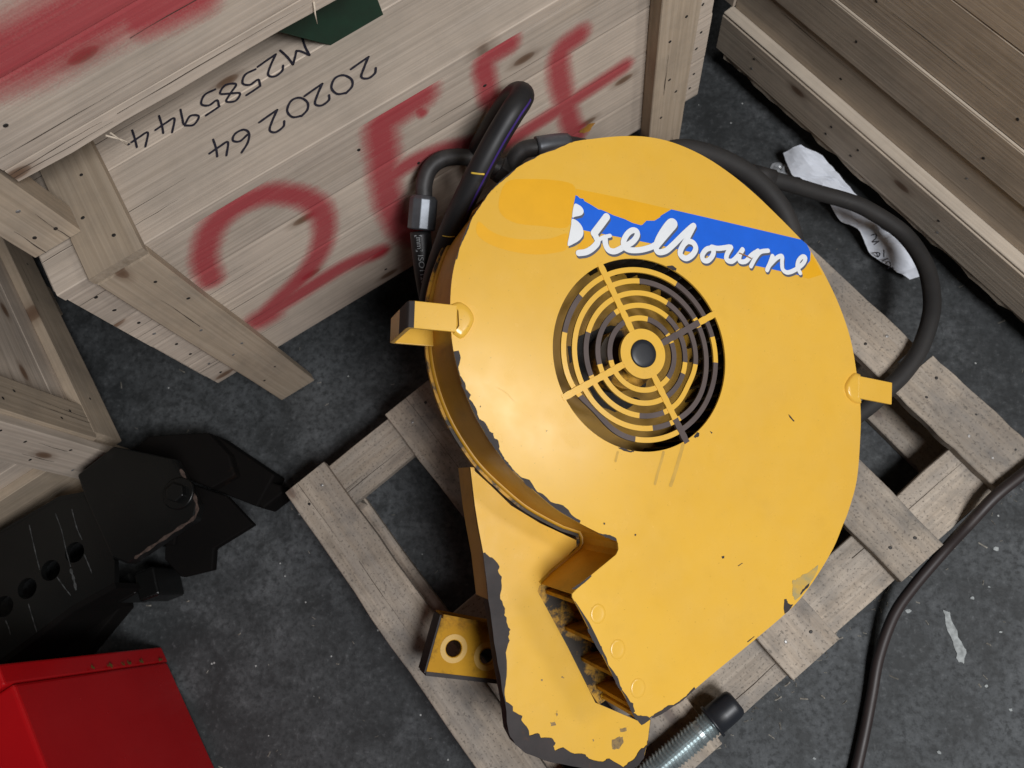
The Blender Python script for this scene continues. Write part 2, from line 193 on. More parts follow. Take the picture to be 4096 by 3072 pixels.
 'paperL': [(0.4062, 0.9929, 0.045), (0.4151, 0.9695, 0.04), (0.4266, 0.9404, 0.03), (0.4462, 0.9302, 0.03), (0.4935, 0.8781, 0.03), (0.5231, 0.8254, 0.025), (0.5532, 0.7888, 0.05), (0.5678, 0.7641, 0.03), (0.5814, 0.7396, 0.03),
            (0.6134, 0.711, 0.03), (0.6518, 0.6826, 0.03)],
 'paperR': [(0.4357, 0.9893, 0.075), (0.4615, 0.9785, 0.07), (0.4984, 0.9534, 0.06), (0.5334, 0.9073, 0.05), (0.5682, 0.858, 0.05), (0.583, 0.8253, 0.06), (0.5856, 0.7968, 0.06), (0.6219, 0.7795, 0.045), (0.6436, 0.7548, 0.045),
            (0.6569, 0.7189, 0.045), (0.6688, 0.6849, 0.04)],
 'paper_text': [[(0.5751, 0.7789, 0.0445), (0.5839, 0.7799, 0.0445), (0.5849, 0.7726, 0.0445), (0.5785, 0.7667, 0.0445), (0.5878, 0.7665, 0.0445)], [(0.5821, 0.7606, 0.0445), (0.5913, 0.7664, 0.0445)],
                [(0.5815, 0.7366, 0.0445), (0.5875, 0.7445, 0.0445), (0.5933, 0.7403, 0.0445), (0.59, 0.7345, 0.0445), (0.5833, 0.7366, 0.0445)], [(0.5998, 0.7462, 0.0445), (0.6008, 0.7322, 0.0445)],
                [(0.5919, 0.7185, 0.0445), (0.6083, 0.7281, 0.0445)], [(0.5982, 0.7125, 0.0445), (0.6055, 0.7171, 0.0445), (0.6088, 0.7083, 0.0445), (0.6022, 0.7006, 0.0445)], [(0.6111, 0.7043, 0.0445), (0.6141, 0.6996, 0.0445)]],
 'bag': [(0.3816, 0.9588, 0.01), (0.3888, 0.9876, 0.02), (0.4151, 0.9865, 0.02), (0.4337, 0.9669, 0.015), (0.4336, 0.948, 0.01), (0.3997, 0.9471, 0.01)],
 'coup': [(0.1012, -0.267, 0.16), (0.187, -0.196, 0.16), (0.1997, -0.1853, 0.162), (0.2333, -0.1627, 0.165)],
 'bits': [(0.7625, 0.1215, 0.0), (0.7399, 0.049, 0.0), (0.7488, -0.0336, 0.0), (0.7108, -0.1309, 0.0), (0.7071, 0.0273, 0.0), (0.5856, -0.0004, 0.0), (0.6576, -0.0023, 0.0), (0.7482, -0.1702, 0.0), (0.6148, -0.2497, 0.0),
          (0.3916, -0.2727, 0.0)],
 'streak': [(0.6496, 0.0033, 0.0), (0.6623, 0.0008, 0.0), (0.6689, -0.028, 0.0), (0.6746, -0.0508, 0.0), (0.6833, -0.0675, -0.0), (0.6765, -0.0933, 0.0), (0.6682, -0.0922, 0.0), (0.6619, -0.0627, 0.0), (0.6538, -0.0343, 0.0)]}

# ------------------------------------------------------------------ helpers
def link(o):
    COL.objects.link(o)
    return o

def tag(o, label, cat, group=None):
    o['label'] = label
    o['category'] = cat
    if group:
        o['group'] = group
    return o

def thing(name, label, cat, loc, group=None):
    o = bpy.data.objects.new(name, None)
    o.empty_display_size = 0.05
    link(o)
    o.matrix_world = Matrix.Translation(loc)
    o.matrix_basis = Matrix.Translation(loc)
    WM[o.name] = Matrix.Translation(loc)
    return tag(o, label, cat, group)

WM = {}
I4 = Matrix.Identity(4)

def place(o, parent=None, mw=I4):
    link(o)
    WM[o.name] = mw.copy()
    o.matrix_basis = mw
    if parent is not None:
        o.parent = parent
        o.matrix_parent_inverse = WM[parent.name].inverted()
    return o

def mk(name, verts, faces, mats, parent=None, mw=I4, smooth=False, mi=None):
    me = bpy.data.meshes.new(name)
    me.from_pydata([tuple(v) for v in verts], [], [tuple(f) for f in faces])
    if not isinstance(mats, (list, tuple)):
        mats = [mats]
    for m in mats:
        me.materials.append(m)
    if mi:
        me.polygons.foreach_set('material_index', mi)
    if smooth:
        me.polygons.foreach_set('use_smooth', [True] * len(me.polygons))
    me.update()
    return place(bpy.data.objects.new(name, me), parent, mw)

def fixn(o):
    bm = bmesh.new()
    bm.from_mesh(o.data)
    bmesh.ops.recalc_face_normals(bm, faces=bm.faces)
    bm.to_mesh(o.data)
    bm.free()
    return o

def bevel(o, w, seg=2, ang=40):
    m = o.modifiers.new('edge', 'BEVEL')
    m.width = w
    m.segments = seg
    m.limit_method = 'ANGLE'
    m.angle_limit = math.radians(ang)
    return o

def frame(o, x, y, z):
    x, y, z = Vector(x), Vector(y), Vector(z)
    return Matrix(((x.x, y.x, z.x, o[0]), (x.y, y.y, z.y, o[1]), (x.z, y.z, z.z, o[2]), (0, 0, 0, 1)))

def catmull(P, n=6, closed=False):
    P = [Vector(p) for p in P]
    m = len(P)
    out = []
    rng = range(m) if closed else range(m - 1)
    for i in rng:
        p1, p2 = P[i], P[(i + 1) % m]
        p0 = P[i - 1] if (closed or i > 0) else p1 * 2 - p2
        p3 = P[(i + 2) % m] if (closed or i + 2 < m) else p2 * 2 - p1
        for k in range(n):
            t = k / n
            out.append(0.5 * ((2 * p1) + (p2 - p0) * t + (2 * p0 - 5 * p1 + 4 * p2 - p3) * t * t + (3 * p1 - p0 - 3 * p2 + p3) * t ** 3))
    if not closed:
        out.append(P[-1])
    return out

def tube_data(path, rad, seg=16, caps=True):
    path = [Vector(p) for p in path]
    n = len(path)
    rr = rad if callable(rad) else (lambda t: rad)
    T = [(path[min(i + 1, n - 1)] - path[max(i - 1, 0)]).normalized() for i in range(n)]
    a = T[0].orthogonal().normalized()
    V, F, FR = [], [], []
    for i in range(n):
        if i:
            a = (a - T[i] * a.dot(T[i])).normalized()
        b = T[i].cross(a)
        FR.append((a.copy(), b.copy()))
        r = rr(i / (n - 1))
        for k in range(seg):
            w = 2 * math.pi * k / seg
            V.append(path[i] + (a * math.cos(w) + b * math.sin(w)) * r)
    for i in range(n - 1):
        for k in range(seg):
            k2 = (k + 1) % seg
            F.append((i * seg + k, i * seg + k2, (i + 1) * seg + k2, (i + 1) * seg + k))
    if caps:
        F.append(tuple(range(seg - 1, -1, -1)))
        F.append(tuple((n - 1) * seg + k for k in range(seg)))
    return V, F, FR

def tube(name, path, rad, mat, parent=None, seg=16, mw=I4, smooth=True):
    V, F, _ = tube_data(path, rad, seg)
    o = mk(name, V, F, mat, parent, mw, smooth)
    for p in o.data.polygons:
        if len(p.vertices) > 4:
            p.use_smooth = False
    return o

def prism(name, loops, h0, h1, mat, parent=None, mw=I4):
    """extrude outer loop (+ holes) of 2-D points between two heights"""
    pts = [[Vector((p[0], p[1], 0)) for p in L] for L in loops]
    tris = tessellate_polygon(pts)
    flat = [p for L in pts for p in L]
    n = len(flat)
    V = [(p.x, p.y, h1) for p in flat] + [(p.x, p.y, h0) for p in flat]
    F = []
    for t in tris:
        F.append(tuple(t))
        F.append(tuple(n + i for i in reversed(t)))
    s = 0
    for L in pts:
        m = len(L)
        for k in range(m):
            F.append((s + k, s + (k + 1) % m, n + s + (k + 1) % m, n + s + k))
        s += m
    return fixn(mk(name, V, F, mat, parent, mw))

def flat_patch(name, L, h, mat, parent, mw, ragged=0.0):
    if ragged:
        Q = []
        for i, p in enumerate(L):
            q = L[(i + 1) % len(L)]
            for k in range(3):
                t = k / 3
                Q.append((p[0] + (q[0] - p[0]) * t + (random.uniform(-ragged, ragged) if k else 0),
                          p[1] + (q[1] - p[1]) * t + (random.uniform(-ragged, ragged) if k else 0)))
        L = Q
    pts = [[Vector((p[0], p[1], 0)) for p in L]]
    V = [(p.x, p.y, h) for p in pts[0]]
    F = [tuple(t) for t in tessellate_polygon(pts)]
    o = mk(name, V, F, mat, parent, mw)
    for p in o.data.polygons:
        if p.normal.z < 0:
            p.flip()
    return o

def ribbon(name, P, w, h0, h1, mat, parent, mw, n=5, join=None, wob=0.06):
    """flat pen stroke with round ends, rising a hair so that crossings never share a plane"""
    S = catmull([(p[0], p[1], 0) for p in P], n) if len(P) > 2 else [Vector((p[0], p[1], 0)) for p in P]
    if len(P) == 2:
        S = [S[0].lerp(S[1], t / 4) for t in range(5)]
    V, F = [], []
    m = len(S)
    base = 0
    for i, p in enumerate(S):
        d = (S[min(i + 1, m - 1)] - S[max(i - 1, 0)])
        if d.length < 1e-9:
            d = Vector((1, 0, 0))
        d.normalize()
        nn = Vector((-d.y, d.x, 0))
        h = h0 + (h1 - h0) * i / (m - 1)
        ww = w * (1 + wob * math.sin(i * 1.7))
        V.append((p.x + nn.x * ww, p.y + nn.y * ww, h))
        V.append((p.x - nn.x * ww, p.y - nn.y * ww, h))
        if i:
            F.append((2 * i - 2, 2 * i - 1, 2 * i + 1, 2 * i))
    for end, sgn in ((0, -1), (m - 1, 1)):
        d = (S[min(end + 1, m - 1)] - S[max(end - 1, 0)]).normalized() * sgn
        nn = Vector((-d.y, d.x, 0))
        h = h0 if end == 0 else h1
        i0 = len(V)
        for k in range(7):
            a = math.pi * k / 6
            q = S[end] + nn * math.cos(a) * w + d * math.sin(a) * w
            V.append((q.x, q.y, h))
        F.append(tuple(range(i0, i0 + 7)) if sgn < 0 else tuple(range(i0, i0 + 7)))
    if join is not None:
        b = len(join[0])
        join[0].extend(V)
        join[1].extend([tuple(b + i for i in f) for f in F])
        return None
    o = mk(name, V, F, mat, parent, mw)
    for p in o.data.polygons:
        if p.normal.z < 0:
            p.flip()
    return o

# ------------------------------------------------------------------ materials
def newmat(name):
    m = bpy.data.materials.new(name)
    m.use_nodes = True
    nt = m.node_tree
    return m, nt, nt.nodes['Principled BSDF']

def N(nt, t, **k):
    n = nt.nodes.new(t)
    for a, b in k.items():
        setattr(n, a, b)
    return n

def ramp(nt, src, stops, interp='LINEAR'):
    r = N(nt, 'ShaderNodeValToRGB')
    r.color_ramp.interpolation = interp
    e = r.color_ramp.elements
    while len(e) < len(stops):
        e.new(0.5)
    for i, (p, c) in enumerate(stops):
        e[i].position = p
        e[i].color = c if len(c) == 4 else (*c, 1)
    nt.links.new(src, r.inputs[0])
    return r.outputs[0]

def g(v):
    return (v, v, v, 1)

def mixc(nt, fac, a, b, mode='MIX'):
    m = N(nt, 'ShaderNodeMix', data_type='RGBA', blend_type=mode)
    for sock, val in ((m.inputs['Factor'], fac), (m.inputs[6], a), (m.inputs[7], b)):
        if isinstance(val, (int, float)):
            sock.default_value = val
        elif isinstance(val, tuple):
            sock.default_value = val if len(val) == 4 else (*val, 1)
        else:
            nt.links.new(val, sock)
    return m.outputs[2]

def math_(nt, op, a, b=None, clamp=False):
    m = N(nt, 'ShaderNodeMath', operation=op, use_clamp=clamp)
    for s, v in ((m.inputs[0], a), (m.inputs[1], b)):
        if v is None:
            continue
        if isinstance(v, (int, float)):
            s.default_value = v
        else:
            nt.links.new(v, s)
    return m.outputs[0]

def objcoord(nt, scale=(1, 1, 1), rnd=True):
    tc = N(nt, 'ShaderNodeTexCoord')
    mp = N(nt, 'ShaderNodeMapping')
    mp.inputs['Scale'].default_value = scale
    nt.links.new(tc.outputs['Object'], mp.inputs['Vector'])
    if rnd:
        oi = N(nt, 'ShaderNodeObjectInfo')
        ad = N(nt, 'ShaderNodeVectorMath', operation='ADD')
        cm = N(nt, 'ShaderNodeCombineXYZ')
        nt.links.new(math_(nt, 'MULTIPLY', oi.outputs['Random'], 37.0), cm.inputs[0])
        nt.links.new(math_(nt, 'MULTIPLY', oi.outputs['Random'], 91.0), cm.inputs[1])
        nt.links.new(math_(nt, 'MULTIPLY', oi.outputs['Random'], 53.0), cm.inputs[2])
        nt.links.new(mp.outputs[0], ad.inputs[0])
        nt.links.new(cm.outputs[0], ad.inputs[1])
        return ad.outputs[0]
    return mp.outputs[0]

def noise_(nt, vec, scale, detail=4, rough=0.55, dist=0.0):
    n = N(nt, 'ShaderNodeTexNoise')
    n.inputs['Scale'].default_value = scale
    n.inputs['Detail'].default_value = detail
    n.inputs['Roughness'].default_value = rough
    n.inputs['Distortion'].default_value = dist
    nt.links.new(vec, n.inputs['Vector'])
    return n.outputs['Fac']

def bump(nt, bs, h, strength, dist=0.002):
    b = N(nt, 'ShaderNodeBump')
    b.inputs['Strength'].default_value = strength
    b.inputs['Distance'].default_value = dist
    nt.links.new(h, b.inputs['Height'])
    nt.links.new(b.outputs[0], bs.inputs['Normal'])

def wood(name, light, dark, grey=0.0, dirt=0.25, spray=None, knots=0.5):
    m, nt, bs = newmat(name)
    v1 = objcoord(nt, (1.1, 14, 14))
    v2 = objcoord(nt, (3.0, 190, 190))
    v3 = objcoord(nt, (1, 1, 1))
    band = noise_(nt, v1, 1.6, 3, 0.6, 0.9)
    fib = noise_(nt, v2, 1.0, 2, 0.6)
    col = mixc(nt, ramp(nt, band, [(0.30, g(0)), (0.48, g(0.55)), (0.56, g(0.25)), (0.72, g(1))]), light, dark)
    col = mixc(nt, ramp(nt, fib, [(0.38, g(0.30)), (0.60, g(0))]), col, tuple(c * 0.66 for c in dark))
    # growth-ring lines
    wv = N(nt, 'ShaderNodeTexWave', wave_type='BANDS', bands_direction='Y')
    wv.inputs['Scale'].default_value = 1.3
    wv.inputs['Distortion'].default_value = 5.0
    wv.inputs['Detail'].default_value = 2
    wv.inputs['Detail Scale'].default_value = 0.7
    nt.links.new(v1, wv.inputs['Vector'])
    col = mixc(nt, ramp(nt, wv.outputs['Fac'], [(0.72, g(0)), (0.97, g(0.22))]), col, tuple(c * 0.72 for c in dark))
    # knots
    vk = objcoord(nt, (3.4, 8.5, 8.5))
    vo = N(nt, 'ShaderNodeTexVoronoi', voronoi_dimensions='2D')
    vo.inputs['Scale'].default_value = 1.0
    nt.links.new(vk, vo.inputs['Vector'])
    sp = N(nt, 'ShaderNodeSeparateColor')
    nt.links.new(vo.outputs['Color'], sp.inputs[0])
    kf = math_(nt, 'MULTIPLY', ramp(nt, vo.outputs['Distance'], [(0.03, g(0.95)), (0.06, g(0.8)), (0.075, g(0.35)), (0.14, g(0))]), math_(nt, 'LESS_THAN', sp.outputs[0], knots))
    col = mixc(nt, kf, col, (0.15, 0.085, 0.05))
    # weather and handling dirt
    dn = noise_(nt, v3, 9, 4, 0.65)
    col = mixc(nt, math_(nt, 'MULTIPLY', ramp(nt, dn, [(0.42, g(0)), (0.75, g(1))]), dirt), col, (0.10, 0.095, 0.09))
    if grey:
        st = noise_(nt, v3, 4.5, 4, 0.7)
        col = mixc(nt, ramp(nt, st, [(0.30, g(0.75)), (0.50, g(0))]), col, (0.085, 0.07, 0.055))
        gn = noise_(nt, v1, 2.3, 3, 0.7)
        col = mixc(nt, math_(nt, 'MULTIPLY', ramp(nt, gn, [(0.35, g(0.2)), (0.65, g(1))]), grey), col, (0.30, 0.29, 0.28))
        sp2 = noise_(nt, v3, 210, 2, 0.6)
        col = mixc(nt, ramp(nt, sp2, [(0.57, g(0)), (0.68, g(0.6))]), col, (0.085, 0.075, 0.065))
    oi = N(nt, 'ShaderNodeObjectInfo')
    br = math_(nt, 'ADD', math_(nt, 'MULTIPLY', oi.outputs['Random'], 0.26), 0.87)
    hs = N(nt, 'ShaderNodeHueSaturation')
    nt.links.new(col, hs.inputs['Color'])
    nt.links.new(br, hs.inputs['Value'])
    col = hs.outputs[0]
    if spray:
        at = N(nt, 'ShaderNodeAttribute', attribute_name='paint')
        sn = noise_(nt, v3, 420, 3, 0.7)
        sn2 = noise_(nt, v2, 0.8, 3, 0.6)
        f = math_(nt, 'ADD', at.outputs['Fac'], math_(nt, 'MULTIPLY', math_(nt, 'SUBTRACT', sn, 0.5), 0.55))
        f = math_(nt, 'ADD', f, math_(nt, 'MULTIPLY', math_(nt, 'SUBTRACT', sn2, 0.5), 0.35))
        f = ramp(nt, f, [(0.12, g(0)), (0.50, g(0.48)), (0.95, g(0.86))])
        col = mixc(nt, f, col, spray)
    nt.links.new(col, bs.inputs['Base Color'])
    bs.inputs['Roughness'].default_value = 0.82
    bs.inputs['Specular IOR Level'].default_value = 0.25
    bump(nt, bs, math_(nt, 'ADD', fib, math_(nt, 'MULTIPLY', band, 1.2)), 0.45, 0.0012)
    return m

def painted(name, col, col2, rough=0.35, dirt=0.1, dirtcol=(0.05, 0.04, 0.03), spec=0.5, big=3.0, thr=(0.62, 0.75), metal=0.0, speck=True, bmp=0.05, dsc=16, dust=0.0):
    m, nt, bs = newmat(name)
    v = objcoord(nt, (1, 1, 1), False)
    n1 = noise_(nt, v, big, 5, 0.6)
    c = mixc(nt, ramp(nt, n1, [(0.35, g(0)), (0.68, g(1))]), col, col2)
    d = noise_(nt, v, dsc, 5, 0.68)
    c = mixc(nt, math_(nt, 'MULTIPLY', ramp(nt, d, [(thr[0], g(0)), (thr[1], g(1))]), dirt), c, dirtcol)
    if speck:
        s = noise_(nt, v, 260, 2, 0.5)
        c = mixc(nt, ramp(nt, s, [(0.70, g(0)), (0.76, g(0.55))]), c, tuple(x * 0.5 for x in col2))
    if dust:
        dn_ = noise_(nt, v, 6.5, 6, 0.7)
        c = mixc(nt, math_(nt, 'MULTIPLY', ramp(nt, dn_, [(0.38, g(0)), (0.66, g(1))]), dust), c, (0.66, 0.47, 0.19))
        sc_ = objcoord(nt, (60, 5, 5), False)
        c = mixc(nt, ramp(nt, noise_(nt, sc_, 2.2, 3, 0.7), [(0.68, g(0)), (0.76, g(0.22))]), c, (0.55, 0.33, 0.06))
    nt.links.new(c, bs.inputs['Base Color'])
    rn = noise_(nt, v, 22, 3, 0.6)
    nt.links.new(math_(nt, 'ADD', math_(nt, 'MULTIPLY', rn, 0.18), rough - 0.09), bs.inputs['Roughness'])
    bs.inputs['Specular IOR Level'].default_value = spec
    bs.inputs['Metallic'].default_value = metal
    if bmp:
        bump(nt, bs, noise_(nt, v, 420, 2, 0.5), bmp, 0.0006)
    return m

def plain(name, col, rough=0.6, metal=0.0, spec=0.5, var=0.25, sc=30.0):
    m, nt, bs = newmat(name)
    v = objcoord(nt, (1, 1, 1), False)
    n = noise_(nt, v, sc, 4, 0.6)
    c = mixc(nt, ramp(nt, n, [(0.3, g(0)), (0.7, g(1))]), tuple(x * (1 - var) for x in col), tuple(min(1, x * (1 + var)) for x in col))
    nt.links.new(c, bs.inputs['Base Color'])
    bs.inputs['Roughness'].default_value = rough
    bs.inputs['Metallic'].default_value = metal
    bs.inputs['Specular IOR Level'].default_value = spec
    return m

RED = (0.38, 0.015, 0.034)
W_CRATE = wood('crate_pine', (0.60, 0.51, 0.425), (0.525, 0.435, 0.35), dirt=0.22)
W_SPRAY = wood('crate_pine_sprayed', (0.60, 0.51, 0.425), (0.525, 0.435, 0.35), dirt=0.22, spray=RED)
W_BATTEN = wood('batten_pine', (0.49, 0.40, 0.305), (0.40, 0.31, 0.22), dirt=0.35, knots=0.35)
W_RIGHT = wood('long_crate_pine', (0.61, 0.52, 0.42), (0.51, 0.42, 0.325), dirt=0.28, knots=0.6)
W_PALE = wood('pale_sawn_edge', (0.70, 0.61, 0.50), (0.62, 0.52, 0.41), dirt=0.2, knots=0.05)
W_PALLET = wood('pallet_board', (0.60, 0.505, 0.40), (0.38, 0.30, 0.225), grey=0.34, dirt=0.95, knots=0.5)
NAIL = plain('nail_steel', (0.035, 0.032, 0.03), 0.55, 0.4)
NAILH = plain('nail_bright', (0.35, 0.34, 0.33), 0.45, 0.6)
INK = plain('marker_ink', (0.022, 0.02, 0.032), 0.6, var=0.4, sc=200)
YEL = painted('yellow_paint', (0.82, 0.480, 0.064), (0.76, 0.430, 0.050), rough=0.25, dirt=0.10, dust=0.12, dirtcol=(0.30, 0.16, 0.02), thr=(0.55, 0.8))
YEL_SHADE = painted('shaded_yellow_paint', (0.64, 0.34, 0.022), (0.54, 0.27, 0.016), rough=0.45, dirt=0.35, dirtcol=(0.10, 0.05, 0.01), thr=(0.5, 0.8))  # housing yellow deepened to orange, shade of the walls in the colour, plus dirt
YEL_F = painted('sooty_yellow_paint', (0.60, 0.32, 0.02), (0.46, 0.22, 0.012), rough=0.55, dirt=0.97, dirtcol=(0.012, 0.010, 0.008), big=6, thr=(0.44, 0.52))
YEL_I = painted('shaded_impeller_paint', (0.38, 0.205, 0.016), (0.28, 0.145, 0.011), rough=0.5, dirt=0.97, dirtcol=(0.012, 0.010, 0.008), big=6, thr=(0.66, 0.70), dsc=11)  # yellow darkened for the shade inside the housing, black grime blotches over it
YEL_B = painted('oily_yellow_paint', (0.60, 0.31, 0.014), (0.48, 0.23, 0.010), rough=0.66, spec=0.2, dirt=0.8, dirtcol=(0.03, 0.018, 0.008), big=9, thr=(0.47, 0.68))
GHOST = plain('unfaded_yellow', (0.80, 0.405, 0.010), 0.42, var=0.03)
BARE = painted('bare_rusty_steel', (0.036, 0.027, 0.026), (0.022, 0.018, 0.018), rough=0.7, dirt=0.6, dirtcol=(0.11, 0.040, 0.018), big=20)
DRUN = plain('dried_dirt_run', (0.56, 0.33, 0.045), 0.5, var=0.12, sc=50)
RINGBARE = painted('worn_grille_steel', (0.105, 0.076, 0.068), (0.075, 0.054, 0.050), rough=0.65, dirt=0.6, dirtcol=(0.11, 0.04, 0.018), big=20)
BLUE = plain('decal_blue', (0.014, 0.13, 0.70), 0.32, var=0.05)
WHITE = plain('decal_white', (0.80, 0.82, 0.84), 0.35, var=0.03)
GREY = plain('decal_grey', (0.095, 0.105, 0.145), 0.4, var=0.05)
RUBBER = painted('hose_rubber', (0.011, 0.011, 0.013), (0.018, 0.0175, 0.018), rough=0.48, dirt=0.5, dirtcol=(0.055, 0.05, 0.045), big=12, spec=0.4)
RUBBER_D = painted('dusty_hose_rubber', (0.026, 0.025, 0.025), (0.040, 0.037, 0.035), rough=0.65, dirt=0.5, dirtcol=(0.09, 0.082, 0.072), big=10, spec=0.3)
CAPBLK = plain('black_plastic', (0.016, 0.018, 0.023), 0.42, var=0.1)
FITTING = plain('dull_fitting_steel', (0.115, 0.125, 0.14), 0.42, 0.55, var=0.3)
PIPE = plain('blackened_pipe', (0.045, 0.043, 0.043), 0.55, 0.3, var=0.4)
ZINC = plain('zinc_thread', (0.46, 0.52, 0.53), 0.38, 0.75, var=0.25)
BLACKST = painted('black_painted_steel', (0.008, 0.0085, 0.008), (0.005, 0.005, 0.005), rough=0.30, dirt=0.4, dirtcol=(0.016, 0.015, 0.014), spec=0.3)
RUST_SHADE = painted('shaded_rusty_steel', (0.006, 0.0048, 0.0042), (0.003, 0.0026, 0.0025), rough=0.8, dirt=0.6, dirtcol=(0.028, 0.014, 0.009), spec=0.12)  # base colour near black to paint in the darkness low down, rust blotches over
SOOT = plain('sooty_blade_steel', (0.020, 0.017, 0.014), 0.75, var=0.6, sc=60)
HOLE = plain('deep_black', (0.004, 0.004, 0.004), 0.9)
REDP = painted('red_gloss_paint', (0.43, 0.006, 0.008), (0.36, 0.004, 0.007), rough=0.24, dirt=0.15, dirtcol=(0.15, 0.02, 0.01), thr=(0.6, 0.8), bmp=0.02)
REDCHIP = plain('olive_undercoat', (0.10, 0.075, 0.015), 0.6)
GREENP = plain('green_machine_paint', (0.002, 0.026, 0.014), 0.5)
CABLE = painted('brown_cable', (0.022, 0.016, 0.0155), (0.034, 0.024, 0.023), rough=0.5, dirt=0.3, dirtcol=(0.09, 0.07, 0.06))
PAPER = plain('paper', (0.78, 0.82, 0.90), 0.8, var=0.06)
PURPLE = plain('purple_stripe', (0.045, 0.022, 0.16), 0.5)
MARKY = plain('yellow_marking', (0.75, 0.50, 0.06), 0.6)
CHALK = plain('dried_white_paint', (0.34, 0.36, 0.36), 0.9, var=0.35, sc=90)
PLASTIC, nt_, bs_ = newmat('clear_film')
bs_.inputs['Base Color'].default_value = (0.75, 0.78, 0.82, 1)
bs_.inputs['Roughness'].default_value = 0.12
bs_.inputs['Alpha'].default_value = 0.38

def concrete():
    m, nt, bs = newmat('worn_concrete')
    v = objcoord(nt, (1, 1, 1), False)
    a = noise_(nt, v, 1.7, 6, 0.6)
    b = noise_(nt, v, 13, 8, 0.7, 0.4)
    c = noise_(nt, v, 75, 5, 0.7)
    col = mixc(nt, ramp(nt, a, [(0.35, g(0)), (0.65, g(1))]), (0.040, 0.043, 0.0445), (0.088, 0.094, 0.099))
    col = mixc(nt, ramp(nt, b, [(0.38, g(0.7)), (0.52, g(0))]), col, (0.024, 0.026, 0.027))
    col = mixc(nt, ramp(nt, b, [(0.55, g(0)), (0.72, g(0.6))]), col, (0.145, 0.152, 0.159))
    col = mixc(nt, ramp(nt, c, [(0.38, g(0.75)), (0.52, g(0))]), col, (0.026, 0.028, 0.029))
    col = mixc(nt, ramp(nt, c, [(0.57, g(0)), (0.74, g(0.6))]), col, (0.16, 0.166, 0.172))
    # pale scuffs
    vs = objcoord(nt, (9, 2.2, 2), False)
    s = noise_(nt, vs, 5, 5, 0.75)
    col = mixc(nt, ramp(nt, s, [(0.64, g(0)), (0.74, g(0.4))]), col, (0.17, 0.173, 0.172))
    # fine white chips of paint
    vo = N(nt, 'ShaderNodeTexVoronoi')
    vo.inputs['Scale'].default_value = 38
    nt.links.new(v, vo.inputs['Vector'])
    sp = N(nt, 'ShaderNodeSeparateColor')
    nt.links.new(vo.outputs['Color'], sp.inputs[0])
    f = math_(nt, 'MULTIPLY', math_(nt, 'LESS_THAN', vo.outputs['Distance'], 0.075), math_(nt, 'LESS_THAN', sp.outputs[1], 0.10))
    col = mixc(nt, f, col, (0.42, 0.43, 0.42))
    nt.links.new(col, bs.inputs['Base Color'])
    nt.links.new(ramp(nt, b, [(0.3, g(0.62)), (0.7, g(0.85))]), bs.inputs['Roughness'])
    bs.inputs['Specular IOR Level'].default_value = 0.35
    bump(nt, bs, math_(nt, 'ADD', b, math_(nt, 'MULTIPLY', c, 0.6)), 0.5, 0.004)
    return m
CONC = concrete()

# ------------------------------------------------------------------ floor
def floor():
    V, F = [], []
    n = 24
    for i in range(n + 1):
        for j in range(n + 1):
            V.append((-4 + 8 * i / n, -4 + 8 * j / n, 0.0))
    for i in range(n):
        for j in range(n):
            a = i * (n + 1) + j
            F.append((a, a + n + 1, a + n + 2, a + 1))
    o = mk('floor', V, F, CONC)
    o['kind'] = 'structure'
    return o
FLOOR = floor()

# ------------------------------------------------------------------ boards and nails
def nail_mesh(name, mat):
    V = [(0.0036 * math.cos(a), 0.0030 * math.sin(a), 0.0) for a in [i * math.pi / 4 for i in range(8)]]
    V += [(0.0022 * math.cos(a), 0.0019 * math.sin(a), 0.0006) for a in [i * math.pi / 4 for i in range(8)]]
    F = [(i, (i + 1) % 8, 8 + (i + 1) % 8, 8 + i) for i in range(8)] + [tuple(range(8, 16))]
    me = bpy.data.meshes.new(name)
    me.from_pydata(V, [], F)
    me.materials.append(mat)
    return me
NM = [nail_mesh('nail_head', NAIL), nail_mesh('nail_head_bright', NAILH)]

def add_nails(board_, spots, t):
    mw = WM[board_.name]
    for k, (x, y) in enumerate(spots):
        o = bpy.data.objects.new('nail', NM[0 if random.random() < 0.72 else 1])
        place(o, board_, mw @ Matrix.Translation((x, y, t + 0.0002)) @ Matrix.Rotation(random.uniform(0, 3), 4, 'Z'))

def board(name, parent, O, L, W, T, l, w, t, mat, nails=(), jit=0.0012, ch=0.0016, segs=4):
    """box [0,l]x[0,w]x[0,t] on right-handed axes, long edges eased and a little uneven"""
    mw = frame(O, L, W, T)
    V, F = [], []
    for i in range(segs + 1):
        x = l * i / segs
        jy0, jy1, jt = random.uniform(-jit, jit), random.uniform(-jit, jit), random.uniform(-jit, jit) * 0.5
        y0, y1, z1 = jy0, w + jy1, t + jt
        ex = random.uniform(-1, 1) * jit if i in (0, segs) else 0
        for y, z in ((y0 + ch, 0), (y1 - ch, 0), (y1, ch), (y1, z1 - ch), (y1 - ch, z1), (y0 + ch, z1), (y0, z1 - ch), (y0, ch)):
            V.append((x + ex, y, z))
    for i in range(segs):
        for k in range(8):
            k2 = (k + 1) % 8
            F.append((i * 8 + k, (i + 1) * 8 + k, (i + 1) * 8 + k2, i * 8 + k2))
    F.append(tuple(range(0, 8)))
    F.append(tuple(segs * 8 + k for k in range(7, -1, -1)))
    o = fixn(mk(name, V, F, mat, parent, mw))
    if nails:
        add_nails(o, nails, t)
    if l > 0.5 and segs > 2:
        add_splits(o, l, w, t, random.choice((1, 2, 2, 3)))
    return o

